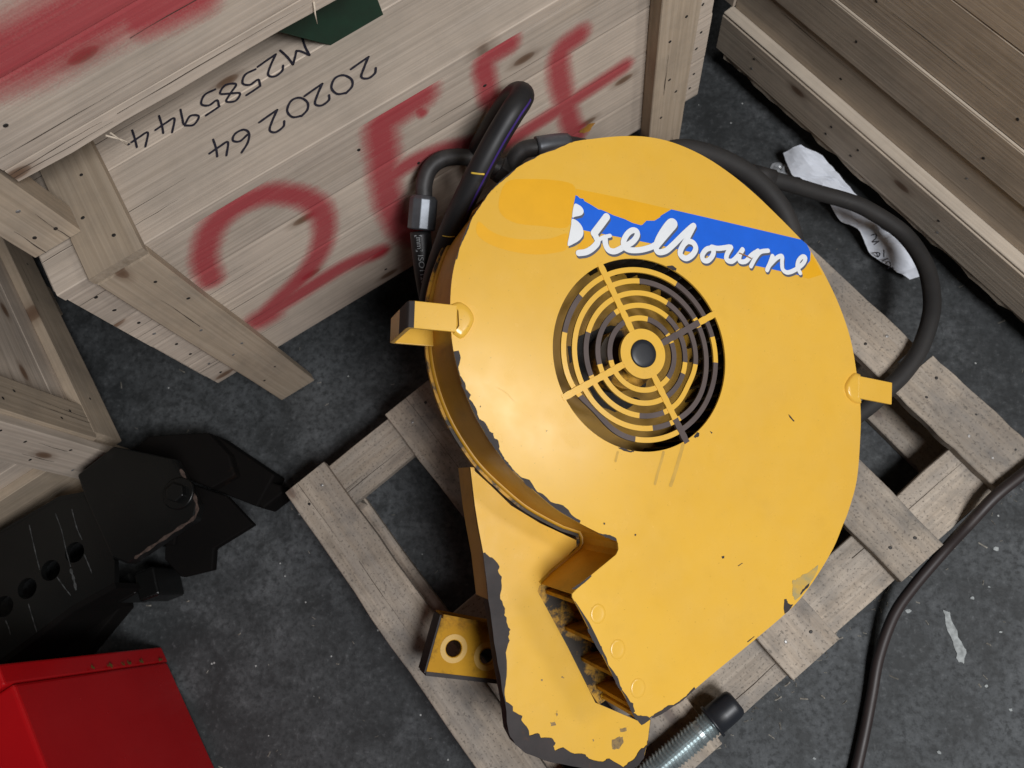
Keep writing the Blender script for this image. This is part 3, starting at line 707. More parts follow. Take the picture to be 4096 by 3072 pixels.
CRACK = plain('split_in_wood', (0.05, 0.035, 0.025), 0.95, var=0.3)
def add_splits(o, l, w, t, n):
    for k in range(n):
        x0 = random.choice((0.0, random.uniform(0, l * .7)))
        y = random.uniform(w * .15, w * .85)
        ln = random.uniform(.08, .32) * min(1, l)
        P, ys = [], y
        for i in range(9):
            ys += random.uniform(-1, 1) * 0.0009
            P.append((x0 + ln * i / 8, max(.004, min(w - .004, ys))))
        V, F = [], []
        for i, p in enumerate(P):
            ww = random.uniform(.0003, .0009) * (1 - abs(i - 2.5) / 7)
            V += [(p[0], p[1] + ww, t + .0009), (p[0], p[1] - ww, t + .0009)]
            if i:
                F.append((2 * i - 2, 2 * i - 1, 2 * i + 1, 2 * i))
        if P[-1][0] < l - .01:
            mk('split', V, F, CRACK, o, WM[o.name])

def seg_dist(p, a, b):
    ab = b - a
    t = max(0.0, min(1.0, (p - a).dot(ab) / max(ab.length_squared, 1e-12)))
    return (p - (a + ab * t)).length

def sprayed_board(name, parent, O, L, W, T, l, w, t, mat, strokes, org, nails=(), step=0.0045):
    """board whose face is a fine grid carrying the sprayed-paint attribute (strokes in face coordinates)"""
    mw = frame(O, L, W, T)
    nx, ny = int(l / step), max(3, int(w / step))
    V, F, A = [], [], []
    ss = [(r, [Vector(p) for p in catmull([(q[0], q[1], 0) for q in P], 4)]) for r, P in strokes]
    boxes = []
    for r, P in ss:
        m = r * 2.2
        boxes.append((min(p.x for p in P) - m, max(p.x for p in P) + m, min(p.y for p in P) - m, max(p.y for p in P) + m))
    for i in range(nx + 1):
        for j in range(ny + 1):
            x, y = l * i / nx, w * j / ny
            e = 0.0007 if j in (0, ny) else 0.0
            V.append((x, y, t - e))
            p = Vector((x + org[0], y + org[1], 0))
            f = 0.0
            for (r, P), b in zip(ss, boxes):
                if b[0] < p.x < b[1] and b[2] < p.y < b[3]:
                    dm = min(seg_dist(p, P[k], P[k + 1]) for k in range(len(P) - 1))
                    u = dm / r
                    f = max(f, 0.0 if u > 2.0 else (1.0 if u < 0.2 else 0.5 + 0.5 * math.cos(math.pi * (u - 0.2) / 1.8)))
            A.append(f)
    for i in range(nx):
        for j in range(ny):
            a = i * (ny + 1) + j
            F.append((a, a + ny + 1, a + ny + 2, a + 1))
    rim = [i * (ny + 1) for i in range(nx + 1)] + [nx * (ny + 1) + j for j in range(1, ny + 1)] + [i * (ny + 1) + ny for i in range(nx - 1, -1, -1)] + [j for j in range(ny - 1, 0, -1)]
    b0 = len(V)
    for i in rim:
        V.append((V[i][0], V[i][1], 0))
        A.append(A[i] * 0.6)
    m = len(rim)
    for k in range(m):
        k2 = (k + 1) % m
        F.append((rim[k], b0 + k, b0 + k2, rim[k2]))
    F.append(tuple(b0 + k for k in range(m - 1, -1, -1)))
    o = mk(name, V, F, mat, parent, mw)
    at = o.data.attributes.new('paint', 'FLOAT', 'POINT')
    at.data.foreach_set('value', A)
    add_splits(o, l, w, t - .0006, 2)
    if nails:
        add_nails(o, nails, t)
    return o

Z = Vector((0, 0, 1))
def vec(a):
    return Vector((math.cos(a), math.sin(a), 0))

# ------------------------------------------------------------------ pallet
pu, pv = vec(math.radians(40.7)), vec(math.radians(40.7 - 90))
def P3(u, v, z):
    return pu * u + pv * v + Z * z
pallet = thing('wooden_pallet', 'weathered grey wooden pallet lying under the yellow fan', 'pallet', P3(0.2, -0.12, 0))
# deck boards run along pv; width axis pu*-1 gives a right-handed frame with +Z
def deck(u0, u1, v0, v1, nails):
    return board('deck_board', pallet, P3(u1, v0, 0.109), pv, -pu, Z, v1 - v0, u1 - u0, 0.021, W_PALLET, nails, jit=0.0017, segs=14)
nl = lambda l, w: [(0.035, w * .3), (0.05, w * .72), (l / 2, w * .3), (l / 2 + .02, w * .7), (l - .04, w * .28), (l - .055, w * .7)]
deck(-0.368, -0.268, -0.563, 0.310, nl(.873, .10))
deck(-0.111, 0.004, -0.562, 0.312, nl(.873, .11))
deck(0.171, 0.283, -0.560, 0.313, nl(.873, .11))
deck(0.435, 0.542, -0.562, 0.309, nl(.873, .11))
deck(0.687, 0.786, -0.562, 0.017, nl(.57, .10))
deck(0.685, 0.794, 0.052, 0.312, nl(.26, .10))
for v0, v1 in ((-0.558, -0.462), (-0.165, -0.075), (0.200, 0.305)):
    board('cross_board', pallet, P3(-0.364, v0 + (v1 - v0), 0.088), pu, -pv, Z, 1.152, v1 - v0, 0.0205, W_PALLET, jit=0.0017, segs=14)
for u0, u1 in ((-0.366, -0.262), (0.165, 0.265), (0.655, 0.790)):
    board('bottom_board', pallet, P3(u1, -0.56, 0.001), pv, -pu, Z, 0.868, u1 - u0, 0.019, W_PALLET, jit=0.002)
    for v0 in (-0.556, -0.160, 0.205):
        board('spacer_block', pallet, P3(u0 + 0.003, v0 + 0.092, 0.0205), pu, -pv, Z, u1 - u0 - 0.006, 0.09, 0.067, W_PALLET, jit=0.002, segs=2)

# ------------------------------------------------------------------ sprayed crate (lower)
c1u = vec(math.radians(33))
c1n = Vector((c1u.y, -c1u.x, 0))
C1 = Vector(DATA['C1'])
def K(a, b, z):
    return C1 + c1u * a - c1n * b + Z * z
crate = thing('packing_crate', 'pale pine crate with sprayed red 264 and marker numbers on its lid', 'crate', K(0.5, 0.3, 0), 'wooden packing crates')
zb = [0.186, 0.303, 0.421, 0.532, 0.6425]
for i in range(4):
    h = zb[i + 1] - zb[i] - 0.0008
    nls = [(0.025, h * .3), (0.028, h * .75), (0.05, h * .5), (1.16, h * .35), (1.165, h * .7), (0.42 + .1 * i, h * .4), (0.73 - .08 * i, h * .6)]
    sprayed_board('side_board', crate, K(-0.075 + random.uniform(-.003, .003), 0.042, zb[i]), c1u, Z, c1n, 1.185, h, 0.020, W_SPRAY, DATA['spray1'], (-0.075, zb[i]), nls)
lw = [0.150, 0.148, 0.152, 0.15, 0.15]
b = 0.019
for i, w in enumerate(lw):
    if i == 0:
        LID0 = board('lid_board', crate, K(-0.075, b + w, 0.6445), c1u, c1n, Z, 1.18, w - 0.001, 0.0205, W_CRATE, [(0.09, .02), (0.03, .06), (1.1, .1)])
    else:
        board('lid_board', crate, K(-0.075, b + w, 0.6445), c1u, c1n, Z, 1.18, w - 0.0015, 0.0205, W_CRATE)
    b += w
# battens: one over the lid, uprights on the side
board('lid_batten', crate, K(-0.017, 0.700, 0.6658), c1n, Z.cross(c1n), Z, 0.698, 0.088, 0.017, W_BATTEN, [(0.60, .03), (0.53, .055), (0.655, .06)])
board('upright_batten', crate, K(0.071, 0.0215, 0.003), Z, -c1u, c1n, 0.658, 0.088, 0.0215, W_BATTEN,
      [(0.60, .03), (0.52, .02), (0.42, .055), (0.31, .03), (0.29, .06), (0.16, .03), (0.13, .07)])
board('upright_batten', crate, K(1.052, 0.0215, 0.003), Z, -c1u, c1n, 0.70, 0.086, 0.033, W_BATTEN,
      [(0.5, .03), (0.46, .06), (0.35, .05), (0.30, .03), (0.24, .06)])
for a in (-0.072, 1.083):
    for i in range(4):
        board('end_board', crate, K(a, 0.75, zb[i]), c1n, Z, c1n.cross(Z), 0.70, zb[i + 1] - zb[i] - 0.002, 0.018, W_CRATE, segs=2)
for i in range(4):
    board('back_board', crate, K(-0.07, 0.775, zb[i]), c1u, Z, c1n, 1.17, zb[i + 1] - zb[i] - 0.002, 0.018, W_CRATE, segs=2)
for bk in (0.10, 0.35, 0.6):
    board('floor_board', crate, K(-0.05, bk + .14, 0.19), c1u, c1n, Z, 1.13, 0.13, 0.018, W_CRATE, segs=2)
for a in (0.071, 1.052):
    board('upright_batten', crate, K(a, 0.82, 0.003), Z, -c1u, c1n, 0.658, 0.088, 0.0215, W_BATTEN, segs=2)

GL = {
    '2': [[(.05, .72), (.2, .95), (.6, 1.0), (.8, .75), (.5, .4), (.05, .0)], [(.05, .0), (.5, .04), (1.0, .1)]],
    '0': [[(.55, 1), (.15, .85), (.0, .5), (.2, .08), (.6, .0), (.95, .35), (.9, .8), (.5, 1.0)]],
    '6': [[(.8, 1.05), (.35, .75), (.1, .35), (.25, .03), (.65, .0), (.88, .25), (.65, .48), (.2, .38)]],
    '4': [[(.45, 1.0), (.1, .42), (.5, .4), (1.05, .45)], [(.8, .8), (.7, .4), (.62, -.1)]],
    'M': [[(.0, .0), (.1, .5), (.12, 1.0)], [(.12, 1.0), (.35, .6), (.5, .45)], [(.5, .45), (.75, .75), (.95, 1.0)], [(.95, 1.0), (1.0, .5), (1.1, .0)]],
    '5': [[(.95, 1.0), (.6, .98), (.25, .95)], [(.25, .95), (.2, .6), (.6, .62), (.85, .35), (.55, .02), (.05, .05)]],
    '8': [[(.5, .52), (.15, .78), (.5, 1.0), (.85, .78), (.5, .52), (.1, .25), (.5, .0), (.9, .25), (.52, .53)]],
    '9': [[(.85, .8), (.5, 1.0), (.15, .75), (.45, .5), (.85, .75), (.8, .35), (.7, -.05)]],
}
def lid_writing(row, w, h):
    for ch, (a, bk) in row:
        # written upside down: reading direction runs against c1u, tops point to the front edge
        mw = frame(K(a, bk, 0.6665), -c1u, c1n, Z)
        J = ([], [])
        for s_, st in enumerate(GL[ch]):
            ribbon('', [((x - .5) * w + random.uniform(-1, 1) * .0006, (y - .5) * h) for x, y in st], 0.0019, 0.0 + s_ * 2e-4, 2e-4 + s_ * 2e-4, INK, None, mw, join=J)
        o = mk('handwritten_mark', J[0], J[1], INK, LID0, mw)
        for p in o.data.polygons:
            if p.normal.z < 0:
                p.flip()
lid_writing(DATA['row1'], 0.034, 0.034)
lid_writing(DATA['row2'], 0.036, 0.036)
flat_patch('orange_dab', [(DATA['dab'][0] + .016 * math.cos(a) * (1 + .3 * math.sin(3 * a)), DATA['dab'][1] + .011 * math.sin(a) * (1 + .2 * math.cos(5 * a))) for a in [i * .35 for i in range(18)]], 0.0012,
           plain('orange_stain', (0.42, 0.20, 0.03), 0.8, var=.4), crate, frame(K(0, 0.022, 0), c1u, Z, c1n))

# ------------------------------------------------------------------ upper crate
up = thing('packing_crate', 'pine crate with blurred red spray, stacked on the lid of the crate marked 264', 'crate', K(0.6, 0.4, 0.684), 'wooden packing crates')
uz = [0.812, 0.8405, 0.9500, 1.085, 1.22]
ub = 0.0785
for i in range(4):
    h = uz[i + 1] - uz[i] - 0.0015
    nls = [(0.05, h * .5), (0.40, h * .4), (0.9, h * .5)]
    if i == 0:
        board('side_board', up, K(0.009, ub + 0.02, uz[i]), c1u, Z, c1n, 1.10, h, 0.0185, W_CRATE, jit=0.0014, ch=0.0008, segs=14)
    else:
        sprayed_board('side_board', up, K(0.009, ub + 0.02 + .001 * (i % 2), uz[i]), c1u, Z, c1n, 1.10, h, 0.020, W_SPRAY, DATA['spray2'], (0.009, uz[i]), nls)
board('corner_post', up, K(0.004, ub + 0.0505, 0.684), Z, -c1u, c1n, 0.54, 0.077, 0.05, W_BATTEN, [(0.03, .02), (0.035, .05), (0.09, .03), (0.16, .06)])
board('corner_post', up, K(1.185, ub + 0.05, 0.684), Z, -c1u, c1n, 0.54, 0.077, 0.05, W_BATTEN)
for a in (0.004, 1.185):
    board('corner_post', up, K(a, ub + 0.70, 0.684), Z, -c1u, c1n, 0.54, 0.077, 0.05, W_BATTEN, segs=2)
for i in range(5):
    bk = ub + 0.03 + i * 0.125
    board('floor_board', up, K(0.009, bk + 0.12, 0.815), c1u, c1n, Z, 1.10, 0.118, 0.018, W_CRATE, segs=2)
for i in range(1, 4):
    board('end_board', up, K(-0.01, ub + 0.66, uz[i]), c1n, Z, c1n.cross(Z), 0.60, uz[i + 1] - uz[i] - .002, 0.018, W_CRATE, segs=2)
for a, zz, dx in ((0.135, 0.811, .012), (0.46, 0.829, -.006), (0.142, 0.8115, .004)):
    q = K(a, ub - 0.001, zz)
    tube('splinter', [q, q - Z * .012 + c1n * .006 + c1u * dx, q - Z * .026 + c1n * .008 + c1u * dx * 1.6], lambda t: 0.0016 * (1 - .7 * t), W_PALE, up, 6)
# green casting lying on the lid in the shadow under the upper crate
green = thing('green_machine_part', 'dark green painted metal part in the gap under the upper crate', 'machine part', K(0.53, 0.2, 0.6655))
prism('body', [[(0.0, 0.0), (0.095, 0.0), (0.095, 0.10), (-0.085, 0.10)]], -0.12, 0.0, GREENP, green, frame(K(0.463, 0.161, 0.6662), c1u, Z, c1n))
tube('pipe_stub', [K(0.51, 0.2, 0.766), K(0.51, 0.2, 0.79)], 0.02, GREENP, green, 14)

# ------------------------------------------------------------------ long crate on the right
rb = math.radians(50.3)
ru = Vector((math.cos(rb), -math.sin(rb), 0))
rn = Vector((-math.sin(rb), -math.cos(rb), 0))
RB = Vector((0.298, 1.213, 0))
def Q(a, b, z):                     # b grows away from the camera side
    return RB + ru * a - rn * b + Z * z
rc = thing('packing_crate', 'long brownish pine crate with a pale ledge along its base, behind the fan', 'crate', Q(0.6, 0.3, 0), 'wooden packing crates')
# right-handed frame: length -ru, width Z, thickness (-ru x Z)
rl = -ru
rt = rl.cross(Z)
SG = 1 if rt.dot(rn) > 0 else -1
def rboard(name, a0, a1, b_out, th, z0, z1, mat, nails=(), **k):
    if SG > 0:
        return board(name, rc, Q(a1, b_out + th, z0), rl, Z, rn, a1 - a0, z1 - z0, th, mat, nails, **k)
    return board(name, rc, Q(a0, b_out + th, z0), ru, Z, rn, a1 - a0, z1 - z0, th, mat, nails, **k)
rn_l = lambda zs: [(x + random.uniform(-.02, .02), z) for x in (0.1, 0.34, 0.42, 0.66, 0.93, 1.18, 1.4) for z in zs]
rboard('base_rail', -0.055, 1.5, 0.0, 0.030, 0.080, 0.182, W_RIGHT, rn_l((.03, .06)), jit=0.001)
rboard('base_rail_top', -0.055, 1.5, 0.003, 0.027, 0.1825, 0.1885, W_PALE, jit=0.0008)
rboard('under_board', -0.03, 1.5, 0.004, 0.10, 0.064, 0.0790, W_RIGHT, jit=0.0042, segs=60)
rz = [0.183, 0.289, 0.386, 0.535, 0.63, 0.69, 0.72]
for i in range(6):
    pr = 0.0 if i != 1 else -0.006
    rboard('side_board', -0.05, 1.5, 0.0305 + pr, 0.022 - pr, rz[i], rz[i + 1] - 0.0015, W_RIGHT, [(x, random.uniform(.03, .07)) for x in (.3, .62, .95, 1.3)] if i < 3 else (), jit=0.0008)
rboard('board_edge', -0.05, 1.5, 0.0255, 0.0045, 0.3815, 0.3885, W_PALE, jit=0.0005)
for zz in range(6):
    board('end_board', rc, Q(-0.049, 0.65, rz[zz]), rn, Z, rn.cross(Z), 0.59, rz[zz + 1] - rz[zz] - .002, 0.02, W_RIGHT, segs=2)
board('corner_post', rc, Q(-0.052, 0.055, 0.19), Z, -ru, (Z.cross(-ru)), 0.52, 0.035, 0.03, W_CRATE, segs=2)
for a in (0.02, 0.7, 1.38):
    board('bearer', rc, Q(a, 0.56, 0.001), rn, Z.cross(rn), Z, 0.42, 0.09, 0.062, W_RIGHT, segs=2)

# ------------------------------------------------------------------ crate at the left edge
e = math.radians(125.27)
e1 = vec(e)
e2 = Vector((-e1.y, e1.x, 0))
C3 = Vector((DATA['C3'][0], DATA['C3'][1], 0))
lc = thing('packing_crate', 'pine crate with framed sides at the left edge, behind the black steel beam', 'crate', C3 + e1 * .3 + e2 * .3, 'wooden packing crates')
def G(a, b, z):                    # a along e1 (away), b along e2 (left)
    return C3 + e1 * a + e2 * b + Z * z
nA, nB = -e2, -e1
# face towards the sprayed crate (normal nA): length e1*-1, up Z
La = -e1 if (-e1).cross(Z).dot(nA) > 0 else e1
def aboard(name, a0, a1, out, th, z0, z1, mat, nails=()):
    a_s = a1 if La.dot(e1) < 0 else a0
    return board(name, lc, G(a_s, -out + th, z0), La, Z, nA, a1 - a0, z1 - z0, th, mat, nails)
Lb = e2 if e2.cross(Z).dot(nB) > 0 else -e2
def bboard(name, b0, b1, out, th, z0, z1, mat, nails=()):
    b_s = b1 if Lb.dot(e2) < 0 else b0
    return board(name, lc, G(-out + th, b_s, z0), Lb, Z, nB, b1 - b0, z1 - z0, th, mat, nails)
aboard('bottom_batten', 0.02, 0.70, 0.0, 0.022, 0.100, 0.195, W_BATTEN, [(.1, .05), (.5, .04)])
Wc = nA.cross(Z)
board('corner_batten', lc, G(0.0 if Wc.dot(e1) > 0 else 0.088, 0.0215, 0.1975), Z, Wc, nA, 0.60, 0.088, 0.0213, W_BATTEN, [(.05, .03), (.09, .06), (.2, .03), (.24, .06), (.4, .04)])
for i in range(5):
    aboard('side_board', 0.002, 0.70, -0.0225, 0.016, 0.104 + i * 0.14, 0.104 + i * 0.14 + 0.1385, W_CRATE)
Wd = nB.cross(Z)
board('corner_batten', lc, G(0.0 - 0.0, 0.008 if Wd.dot(e2) > 0 else 0.100, 0.104), Z, Wd, nB, 0.70, 0.092, 0.022, W_CRATE, [(.05, .03), (.08, .07), (.15, .02), (.2, .07), (.26, .03), (.32, .06), (.33, .02)])
for i in range(5):
    bboard('side_board', 0.0235, 0.75, -0.0225, 0.016, 0.108 + i * 0.14, 0.108 + i * 0.14 + 0.1385, W_CRATE)
bboard('bottom_batten', 0.11, 0.75, 0.0, 0.0225, 0.106, 0.20, W_BATTEN)
for i in range(5):
    board('lid_board', lc, G(0.0 + 0.142 * (i + 1), 0.0, 0.8065), e2, nB, e2.cross(nB), 0.75, 0.140, 0.018, W_CRATE, segs=2)
    board('far_board', lc, G(0.70, 0.01, 0.104 + i * 0.14), e2, Z, e2.cross(Z), 0.73, 0.1385, 0.016, W_CRATE, segs=2)
    board('far_board', lc, G(0.01, 0.75, 0.104 + i * 0.14), e1, Z, e1.cross(Z), 0.68, 0.1385, 0.016, W_CRATE, segs=2)
for a in (0.05, 0.55):
    board('bearer', lc, G(a, 0.04, 0.001), e2, Z.cross(e2), Z, 0.6, 0.09, 0.097, W_BATTEN, segs=2)

# ------------------------------------------------------------------ the yellow fan
FM = frame(DATA['FO'], DATA['FU'], DATA['FV'], DATA['FNN'])
fan = thing('centrifugal_fan', 'chipped yellow centrifugal fan housing with torn blue decal lying on the pallet', 'fan', (DATA['FO'][0], DATA['FO'][1], 0.13))
PL = [Vector((p[0], p[1], 0)) for p in DATA['plate']]
nP = len(PL)
def smooth_outline():
    out, idx = [], {}
    for i in range(nP):
        idx[i] = len(out)
        p1, p2 = PL[i], PL[(i + 1) % nP]
        straight = 29 <= i < 42 or i == 28
        k = 1 if straight else 4
        p0 = PL[i - 1] if i != 42 else p1 * 2 - p2
        p3 = PL[(i + 2) % nP]
        for s in range(k):
            t = s / k
            out.append(p1 if s == 0 else 0.5 * ((2 * p1) + (p2 - p0) * t + (2 * p0 - 5 * p1 + 4 * p2 - p3) * t * t + (3 * p1 - p0 - 3 * p2 + p3) * t ** 3))
    return out, idx
OUTL, IDX = smooth_outline()
nO = len(OUTL)
area = sum(OUTL[i].x * OUTL[(i + 1) % nO].y - OUTL[(i + 1) % nO].x * OUTL[i].y for i in range(nO))
INW = 1 if area > 0 else -1
def inset(L, d):
    n = len(L)
    R_ = []
    for i in range(n):
        t1 = (L[i] - L[i - 1]).normalized()
        t2 = (L[(i + 1) % n] - L[i]).normalized()
        n1, n2_ = Vector((-t1.y, t1.x, 0)) * INW, Vector((-t2.y, t2.x, 0)) * INW
        m = (n1 + n2_)
        if m.length < 1e-6:
            m = n1
        m.normalize()
        R_.append(L[i] + m * d / max(0.5, m.dot(n1)))
    return R_
HUB = Vector((DATA['hub'][0], DATA['hub'][1], 0))
RH = 0.1525
hole = [HUB + Vector((math.cos(a), math.sin(a), 0)) * RH for a in [2 * math.pi * i / 96 for i in range(96)]]
prism('front_plate', [OUTL, hole], -0.0035, 0.0, YEL, fan, FM)
# rolled edge of the plate, slightly soft
edge_path = [p for p in inset(OUTL, 0.0015)]
# scroll wall between plate and back plate, open at the outlet
s0 = IDX[36]
wall_idx = [(s0 + k) % nO for k in range((IDX[29] - s0) % nO + 1)]
o1, o2 = inset(OUTL, 0.003), inset(OUTL, 0.0065)
V, F = [], []
for i in wall_idx:
    V += [(o1[i].x, o1[i].y, -0.0034), (o1[i].x, o1[i].y, -0.1325), (o2[i].x, o2[i].y, -0.1325), (o2[i].x, o2[i].y, -0.0034)]
m = len(wall_idx)
for i in range(m - 1):
    for k in range(4):
        k2 = (k + 1) % 4
        F.append((i * 4 + k, (i + 1) * 4 + k, (i + 1) * 4 + k2, i * 4 + k2))
F += [(0, 1, 2, 3), tuple((m - 1) * 4 + k for k in (3, 2, 1, 0))]
fixn(mk('scroll_wall', V, F, YEL_SHADE, fan, FM))
prism('back_plate', [inset(OUTL, -0.006)], -0.140, -0.1330, YEL_F, fan, FM)
tube('weld_bead', [Vector((o1[i].x, o1[i].y, -0.1315)) for i in wall_idx], 0.0046, YEL_SHADE, fan, 8, FM)
# mounting plate with folded flange
MPL = DATA['mount']
prism('mount_plate', [MPL], -0.1375, -0.1300, YEL, fan, FM)
flat_patch('bare_metal_edge', DATA['mount_worn'], -0.1285, BARE, fan, FM, 0.0012)
fl_ = [Vector((p[0], p[1], 0)) for p in MPL[0:5]]
V, F = [], []
for p in fl_:
    V += [(p.x, p.y, -0.131), (p.x, p.y, -0.20), (p.x + .007, p.y, -0.20), (p.x + .007, p.y, -0.131)]
for i in range(len(fl_) - 1):
    for k in range(4):
        F.append((i * 4 + k, (i + 1) * 4 + k, (i + 1) * 4 + (k + 1) % 4, i * 4 + (k + 1) % 4))
F += [(0, 1, 2, 3), tuple((len(fl_) - 1) * 4 + k for k in (3, 2, 1, 0))]
fixn(mk('mount_flange', V, F, YEL_SHADE, fan, FM))
# worn outer edge of the mounting plate (its thickness), dark
V, F = [], []
we = [Vector((p[0], p[1], 0)) for p in MPL[4:20]]
for p in we:
    c = (p - Vector((0.0, -0.45, 0)))
    V += [(p.x, p.y, -0.1296), (p.x + c.x * .004, p.y + c.y * .004, -0.1300), (p.x + c.x * .004, p.y + c.y * .004, -0.158), (p.x, p.y, -0.158)]
for i in range(len(we) - 1):
    for k in range(4):
        F.append((i * 4 + k, (i + 1) * 4 + k, (i + 1) * 4 + (k + 1) % 4, i * 4 + (k + 1) % 4))
fixn(mk('mount_edge_skirt', V, F, BARE, fan, FM))
# outlet vanes between back plate and front plate
pA, pB = Vector((*DATA['plate'][36], 0)), Vector((*DATA['plate'][29], 0))
od = (pB - pA).normalized()
oi_ = Vector((-od.y, od.x, 0))
inn = Vector((od.y, -od.x, 0)) if Vector((od.y, -od.x, 0)).x > 0 else Vector((-od.y, od.x, 0))
for t in (0.09, 0.40, 0.66, 0.90):
    c = pA.lerp(pB, t)
    a_ = c + inn * 0.004
    d_ = (inn * 0.9 + od * 0.25).normalized()
    w_ = Vector((-d_.y, d_.x, 0)) * 0.003
    e_ = a_ + d_ * 0.10
    prism('outlet_vane', [[a_ + w_, a_ - w_, e_ - w_, e_ + w_]], -0.1330, -0.0036, YEL_B, fan, FM)
# impeller and its blades inside
ring_ = lambda r, n=72: [HUB + Vector((math.cos(a), math.sin(a), 0)) * r for a in [2 * math.pi * i / n for i in range(n)]]
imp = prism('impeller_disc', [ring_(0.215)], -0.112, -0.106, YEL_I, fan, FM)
for i in range(40):
    a = 2 * math.pi * i / 40
    d0 = Vector((math.cos(a), math.sin(a), 0))
    d1 = Vector((math.cos(a + .20), math.sin(a + .20), 0))
    q0, q1 = HUB + d0 * 0.1545, HUB + d1 * 0.214
    w_ = (q1 - q0).normalized()
    w_ = Vector((-w_.y, w_.x, 0)) * 0.0017
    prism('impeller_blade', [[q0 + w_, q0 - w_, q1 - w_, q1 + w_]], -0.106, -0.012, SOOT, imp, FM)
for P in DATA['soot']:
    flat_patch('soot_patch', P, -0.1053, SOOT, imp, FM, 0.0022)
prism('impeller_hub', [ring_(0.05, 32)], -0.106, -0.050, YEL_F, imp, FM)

# grille: five rings, four spokes, hub
RR = [0.1345, 0.1165, 0.0972, 0.0773, 0.0570]
def in_arc(a, s, e_):
    # arcs were read clockwise on the plate seen from the front: s down to e_
    d = (s - a) % (2 * math.pi)
    return d <= (s - e_) % (2 * math.pi)
for k, r in enumerate(RR):
    n = 180
    wv = 0.0041
    V, F, MI = [], [], []
    for i in range(n):
        a = 2 * math.pi * i / n
        rr_ = r
        if k == 0:
            da = (a - math.radians(232) + math.pi) % (2 * math.pi) - math.pi
            rr_ -= 0.0125 * math.exp(-(da / 0.33) ** 2)
        if k == 1:
            da = (a - math.radians(330) + math.pi) % (2 * math.pi) - math.pi
            rr_ += 0.003 * math.exp(-(da / 0.4) ** 2)
        if k == 2:
            da = (a - math.radians(335) + math.pi) % (2 * math.pi) - math.pi
            rr_ -= 0.004 * math.exp(-(da / 0.3) ** 2)
        dip = -0.004 * math.exp(-(((a - math.radians(232) + math.pi) % (2 * math.pi) - math.pi) / 0.4) ** 2) if k == 0 else 0.0
        for rad, h in ((rr_ + wv, -0.0006 + dip), (rr_ - wv, -0.0006 + dip), (rr_ - wv, -0.0042 + dip), (rr_ + wv, -0.0042 + dip)):
            V.append((HUB.x + rad * math.cos(a), HUB.y + rad * math.sin(a), h))
        bare = any(kk == k and in_arc(a + math.pi / n, s, e_) for kk, s, e_ in DATA['arcs'])
        for q in range(4):
            q2 = (q + 1) % 4
            j = (i + 1) % n
            F.append((i * 4 + q, j * 4 + q, j * 4 + q2, i * 4 + q2))
            MI.append(1 if bare else 0)
    fixn(mk('grille_ring', V, F, [YEL, RINGBARE], fan, FM, False, MI))
SPB = [(.0, .0), (0.02, 0.118), (.0, .0), (0.113, 0.156)]
for (ang, (b0_, b1_)) in zip(DATA['spokes'], SPB):
    d = Vector((math.cos(ang), math.sin(ang), 0))
    w_ = Vector((-d.y, d.x, 0)) * 0.0052
    V, F, MI = [], [], []
    N_ = 24
    for i in range(N_ + 1):
        r = 0.030 + (RH + 0.004 - 0.030) * i / N_
        c = HUB + d * r
        ww = w_ * (1 + 0.08 * math.sin(i * 2.1))
        for q, h in ((c + ww, 0.0006), (c - ww, 0.0006), (c - ww, -0.0050), (c + ww, -0.0050)):
            V.append((q.x, q.y, h))
        if i < N_:
            for q in range(4):
                F.append((i * 4 + q, (i + 1) * 4 + q, (i + 1) * 4 + (q + 1) % 4, i * 4 + (q + 1) % 4))
                MI.append(1 if b0_ < r < b1_ else 0)
    F += [(0, 1, 2, 3), tuple(N_ * 4 + k for k in (3, 2, 1, 0))]
    MI += [0, 0]
    fixn(mk('grille_spoke', V, F, [YEL, RINGBARE], fan, FM, False, MI))
prism('grille_hub', [ring_(0.0395, 48)], -0.0058, 0.0012, YEL, fan, FM)
# domed rubber cap in the hub
V, F = [], []
for j, (r, h) in enumerate(((0.0222, 0.0011), (0.0222, 0.0030), (0.0205, 0.0042), (0.014, 0.0048), (0.006, 0.0051))):
    for i in range(40):
        a = 2 * math.pi * i / 40
        V.append((HUB.x + r * math.cos(a), HUB.y + r * math.sin(a), h))
for j in range(4):
    for i in range(40):
        F.append((j * 40 + i, j * 40 + (i + 1) % 40, (j + 1) * 40 + (i + 1) % 40, (j + 1) * 40 + i))
F.append(tuple(160 + i for i in range(40)))
cap = fixn(mk('hub_cap', V, F, CAPBLK, fan, FM, True))
cap['label'] = 'round black plug in the middle of the grille'

# chips and scrapes where the paint is gone
for c in DATA['chips']:
    flat_patch('bare_metal_patch', c, 0.00035, BARE, fan, FM, 0.0007)
def worn_edge(i0, i1, wmin, wmax, seed):
    rs = random.Random(seed)
    outer, inner = [], []
    ins = inset(OUTL, 1.0)
    for i in range(IDX[i0], IDX[i1] + 1):
        p = OUTL[i]
        nd_ = (ins[i] - p).normalized()
        for s in range(3):
            q = p.lerp(OUTL[(i + 1) % nO], s / 3)
            f = 0.5 + 0.5 * noise.noise(Vector((q.x * 38, q.y * 38, seed)))
            w_ = wmin + (wmax - wmin) * max(0.0, f * 1.9 - 0.75) + rs.uniform(0, .0009)
            outer.append((q.x, q.y))
            inner.append((q.x + nd_.x * w_, q.y + nd_.y * w_))
    V = [(x, y, 0.0003) for x, y in outer] + [(x, y, 0.00034) for x, y in inner]
    n = len(outer)
    o = mk('worn_paint_edge', V, [(i, i + 1, n + i + 1, n + i) for i in range(n - 1)], BARE, fan, FM)
    for p in o.data.polygons:
        if p.normal.z < 0:
            p.flip()
worn_edge(43, 50, 0.0008, 0.011, 3.0)
worn_edge(30, 34, 0.0006, 0.009, 8.0)
